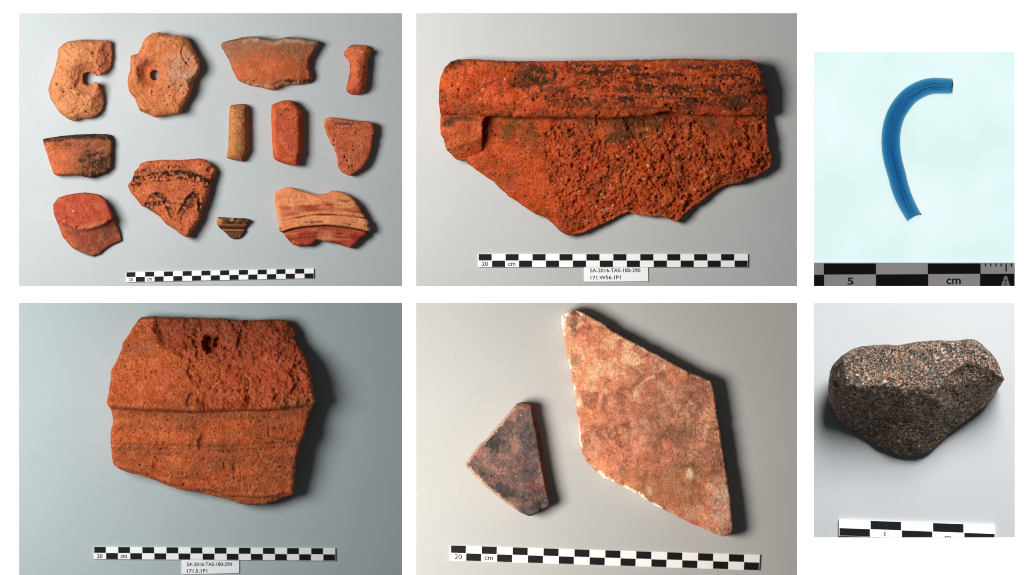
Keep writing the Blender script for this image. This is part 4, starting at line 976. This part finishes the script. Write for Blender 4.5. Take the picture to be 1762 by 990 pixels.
G6 = Z21([(55,380),(65,300),(100,230),(150,180),(220,135),(300,110),(420,100),(500,97),(560,105),(640,85),(740,72),(850,65),(980,70),(1080,55),(1130,60),(1180,95),(1240,145),(1290,210),(1325,290),(1348,350),(1340,400),(1310,440),(1270,510),(1200,565),(1120,625),(1050,680),(980,740),(910,805),(850,870),(790,905),(720,925),(640,930),(570,915),(500,880),(430,850),(350,800),(260,740),(170,690),(110,620),(75,540),(60,460)])
rdg = Z21([(40,310),(110,340),(160,390),(260,392),(400,382),(520,387),(640,405),(760,402),(870,392)])
rdg2 = Z21([(870,392),(930,320),(1000,262),(1060,235),(1200,262),(1340,345),(1400,360)])
def hG6(x, y, d):
    w = 3 * fbm(x, y, 26, 3, 301)
    r = y - np.where(x < 1612, yon(x, rdg), yon(x, rdg2)) + w
    top = 142 + 0.22 * np.clip(r, -90, 0) - 0.03 * np.abs(x - 1590)
    bot = Z21([(40,520),(75,540),(110,620),(170,690),(260,740),(350,800),(430,850),(500,880),(570,915),(640,930),(720,925),(790,905),(850,870),(910,805),(980,740),(1050,680),(1120,625),(1200,565),(1270,510),(1310,440),(1348,380)])
    yb = yon(x, bot); rdy = np.where(x < 1612, yon(x, rdg), yon(x, rdg2))
    t = np.clip((r) / np.maximum(yb - rdy, 8), 0, 1.05)
    bul = 1 + 0.10 * np.sin(math.pi * np.clip(t, 0, 1)) * fbm(x, y, 60, 2, 305)
    z = np.minimum(top, (142 - 0.25 * np.clip(x - 1612, 0, 120)) * bul - (126 - 44 * sm(1600, 1690, x)) * t ** 0.95)
    z = np.minimum(z, 138 - 2.0 * np.clip(1452 - x, 0, 60))
    z = z * (0.80 + 0.20 * rnd(d, 7, 2.0))
    z = z - 5 * lobe(x, y, 1660, 637, 16, 9, 0.8, -15)
    z = np.maximum(z, 9)
    return z + fbm(x, y, 30, 3, 302) * 1.2 + 2.2 * facets(x, y, 60, 408, 0.3) + fbm(x, y, 7, 3, 303) * 0.7
def cG6(x, y, d, z):
    n = fbm(x, y, 28, 4, 304)
    c = np.ones((len(x), 3)) * (2.0 + 0.3 * n)[:, None]
    pale = np.exp(-(pld(x, y, Z21([(860,400),(930,310),(1010,250)])) / 5) ** 2)
    rg_ = np.exp(-((y - yon(x, rdg) + 2) / 3.0) ** 2) * (x < 1615)  # highlight along the ridge, painted as lighter colour
    return mix(c, (2.9, 2.9, 2.9), pale * 0.9 + rg_ * 0.45 * (0.6 + 0.6 * n)) * 0.5
o = solid('granite_stone', G6, hG6, cG6, GRAN, 6, s=1.5, seed=61, rag=0.8, under=0.28)
tag(o, 'speckled black and pink granite stone with a flat top', 'stone')

# ------------------------------------------------------------------ blue glass handle on the light table
Z11 = lambda p: Z(1395, 85, 4.0394, p)
Z12 = lambda p: Z(1395, 320, 4.9634, p)
cen_ = Z11([(978,258),(915,256),(850,256),(780,272),(700,315),(640,375),(595,445),(567,525),(555,610),(556,690),(570,780),(595,870)]) + [(1547.2, 320), (1553.4, 338), (1561.8, 356), (1572.4, 374.5)]
def spline(p, n):
    p = np.array(p); p = np.vstack([2 * p[0] - p[1], p, 2 * p[-1] - p[-2]]); out_ = []
    segs = len(p) - 3
    for i in range(n):
        u = i / (n - 1) * segs; k_ = min(int(u), segs - 1); t = u - k_
        a, b, c_, d_ = p[k_:k_ + 4]
        out_.append(0.5 * ((2 * b) + (-a + c_) * t + (2 * a - 5 * b + 4 * c_ - d_) * t * t + (-a + 3 * b - 3 * c_ + d_) * t ** 3))
    return np.array(out_)
def tube(path, rad, z, nseg=28, ends=0.0, seed=0):
    P = np.array(path); T = np.gradient(P, axis=0); T /= np.hypot(T[:, 0], T[:, 1])[:, None]
    Nn = np.stack([T[:, 1], -T[:, 0]], 1); n = len(P); v = []; rng = np.random.default_rng(seed)
    jag = np.array([0.6 * math.sin(2 * math.pi * q / nseg * 2 + 1) + 0.5 * math.sin(2 * math.pi * q / nseg * 3 + 0.4) + 0.8 * math.sin(2 * math.pi * q / nseg + 2) for q in range(nseg)]) * ends + rng.uniform(-0.2, 0.2, nseg) * ends
    for i in range(n):
        r = rad(i / (n - 1)); zz = z(i / (n - 1))
        for j in range(nseg):
            a = 2 * math.pi * j / nseg
            p = P[i] + Nn[i] * r * math.cos(a)
            if i in (0, n - 1): p = p + T[i] * jag[j]
            v.append(((p[0] - 1573) * U, (260 - p[1]) * U, (zz + r * 0.92 * math.sin(a)) * U))
    f = []
    for i in range(n - 1):
        for j in range(nseg):
            k_ = (j + 1) % nseg; f.append((i * nseg + j, i * nseg + k_, (i + 1) * nseg + k_, (i + 1) * nseg + j))
    f.append(tuple(range(nseg))[::-1]); f.append(tuple(range((n - 1) * nseg, n * nseg)))
    return v, f
m = bpy.data.materials.new('blue_glass'); m.use_nodes = True; nt = m.node_tree; nt.nodes.clear()
out = nt.nodes.new('ShaderNodeOutputMaterial'); gl = nt.nodes.new('ShaderNodeBsdfGlass')
gl.inputs['IOR'].default_value = 1.12; gl.inputs['Roughness'].default_value = 0.04; gl.inputs['Color'].default_value = (0.96, 0.98, 0.98, 1)
link(nt, gl.outputs[0], out.inputs['Surface'])
va = nt.nodes.new('ShaderNodeVolumeAbsorption'); va.inputs['Color'].default_value = (0.06, 0.545, 0.76, 1); va.inputs['Density'].default_value = 300
link(nt, va.outputs[0], out.inputs['Volume'])
rg = empty('glass_handle', 1573, 260); tag(rg, 'curved translucent blue glass rod on the light table', 'glass handle')
path = spline(cen_, 90)
rad = lambda t: float(np.interp(t, [0, 0.1, 0.35, 0.6, 0.85, 1], [13.2, 13.8, 16.0, 16.2, 15.2, 13.6]))
v, f = tube(path, rad, lambda t: rad(t) * 0.92 + 0.3, ends=1.6, seed=4)
mesh_obj('rod', v, f, m, 3, rg, smooth=True)
# dark weathered break at the tip: a thin ragged crust on the end face
CR = plain('weathered_break', (0.22, 0.26, 0.22), 0.9, 0.1, 0.6, 3)
cv, cf_ = [], []
for ring_, (rr_, dx_) in enumerate(((12.6, 0.1), (12.2, 1.1), (6.0, 1.6))):
    for q in range(22):
        a_ = 2 * math.pi * q / 22; w_ = rr_ * (1 + 0.05 * math.sin(q * 2.7) + 0.03 * math.sin(q * 5.1))
        cv.append(((path[0][0] + dx_ - 0.6 + 0.7 * math.sin(q * 1.9) * (1 if ring_ else 0) - 1573) * U, (260 - path[0][1] + w_ * math.cos(a_)) * U, (12.4 + 0.92 * w_ * math.sin(a_)) * U))
for ring_ in range(2):
    for q in range(22):
        k_ = (q + 1) % 22; cf_.append((ring_ * 22 + q, ring_ * 22 + k_, (ring_ + 1) * 22 + k_, (ring_ + 1) * 22 + q))
cf_.append(tuple(range(44, 66)))
mesh_obj('broken_tip', cv, cf_, CR, 3, rg)
STK = plain('dark_glass_streak', (0.03, 0.13, 0.28), 0.5, 0.2)
Tn = np.gradient(path, axis=0); Tn /= np.hypot(Tn[:, 0], Tn[:, 1])[:, None]; Nn = np.stack([Tn[:, 1], -Tn[:, 0]], 1)
for a, b, off, rr in ((3, 30, 2.5, 0.3), (5, 20, -2.5, 0.32), (42, 80, 1.0, 0.28), (58, 87, 4.0, 0.3), (6, 16, 5.5, 0.35), (70, 88, -2.0, 0.3)):
    i = np.arange(a, b); pp = path[i] + Nn[i] * (off + 0.8 * np.sin(i * 0.35))[:, None]
    v, f = tube(pp, lambda t, rr=rr: rr * (0.25 + math.sin(math.pi * t)), lambda t: 13.0, nseg=6)
    mesh_obj('streak', v, f, STK, 3, rg, smooth=True)
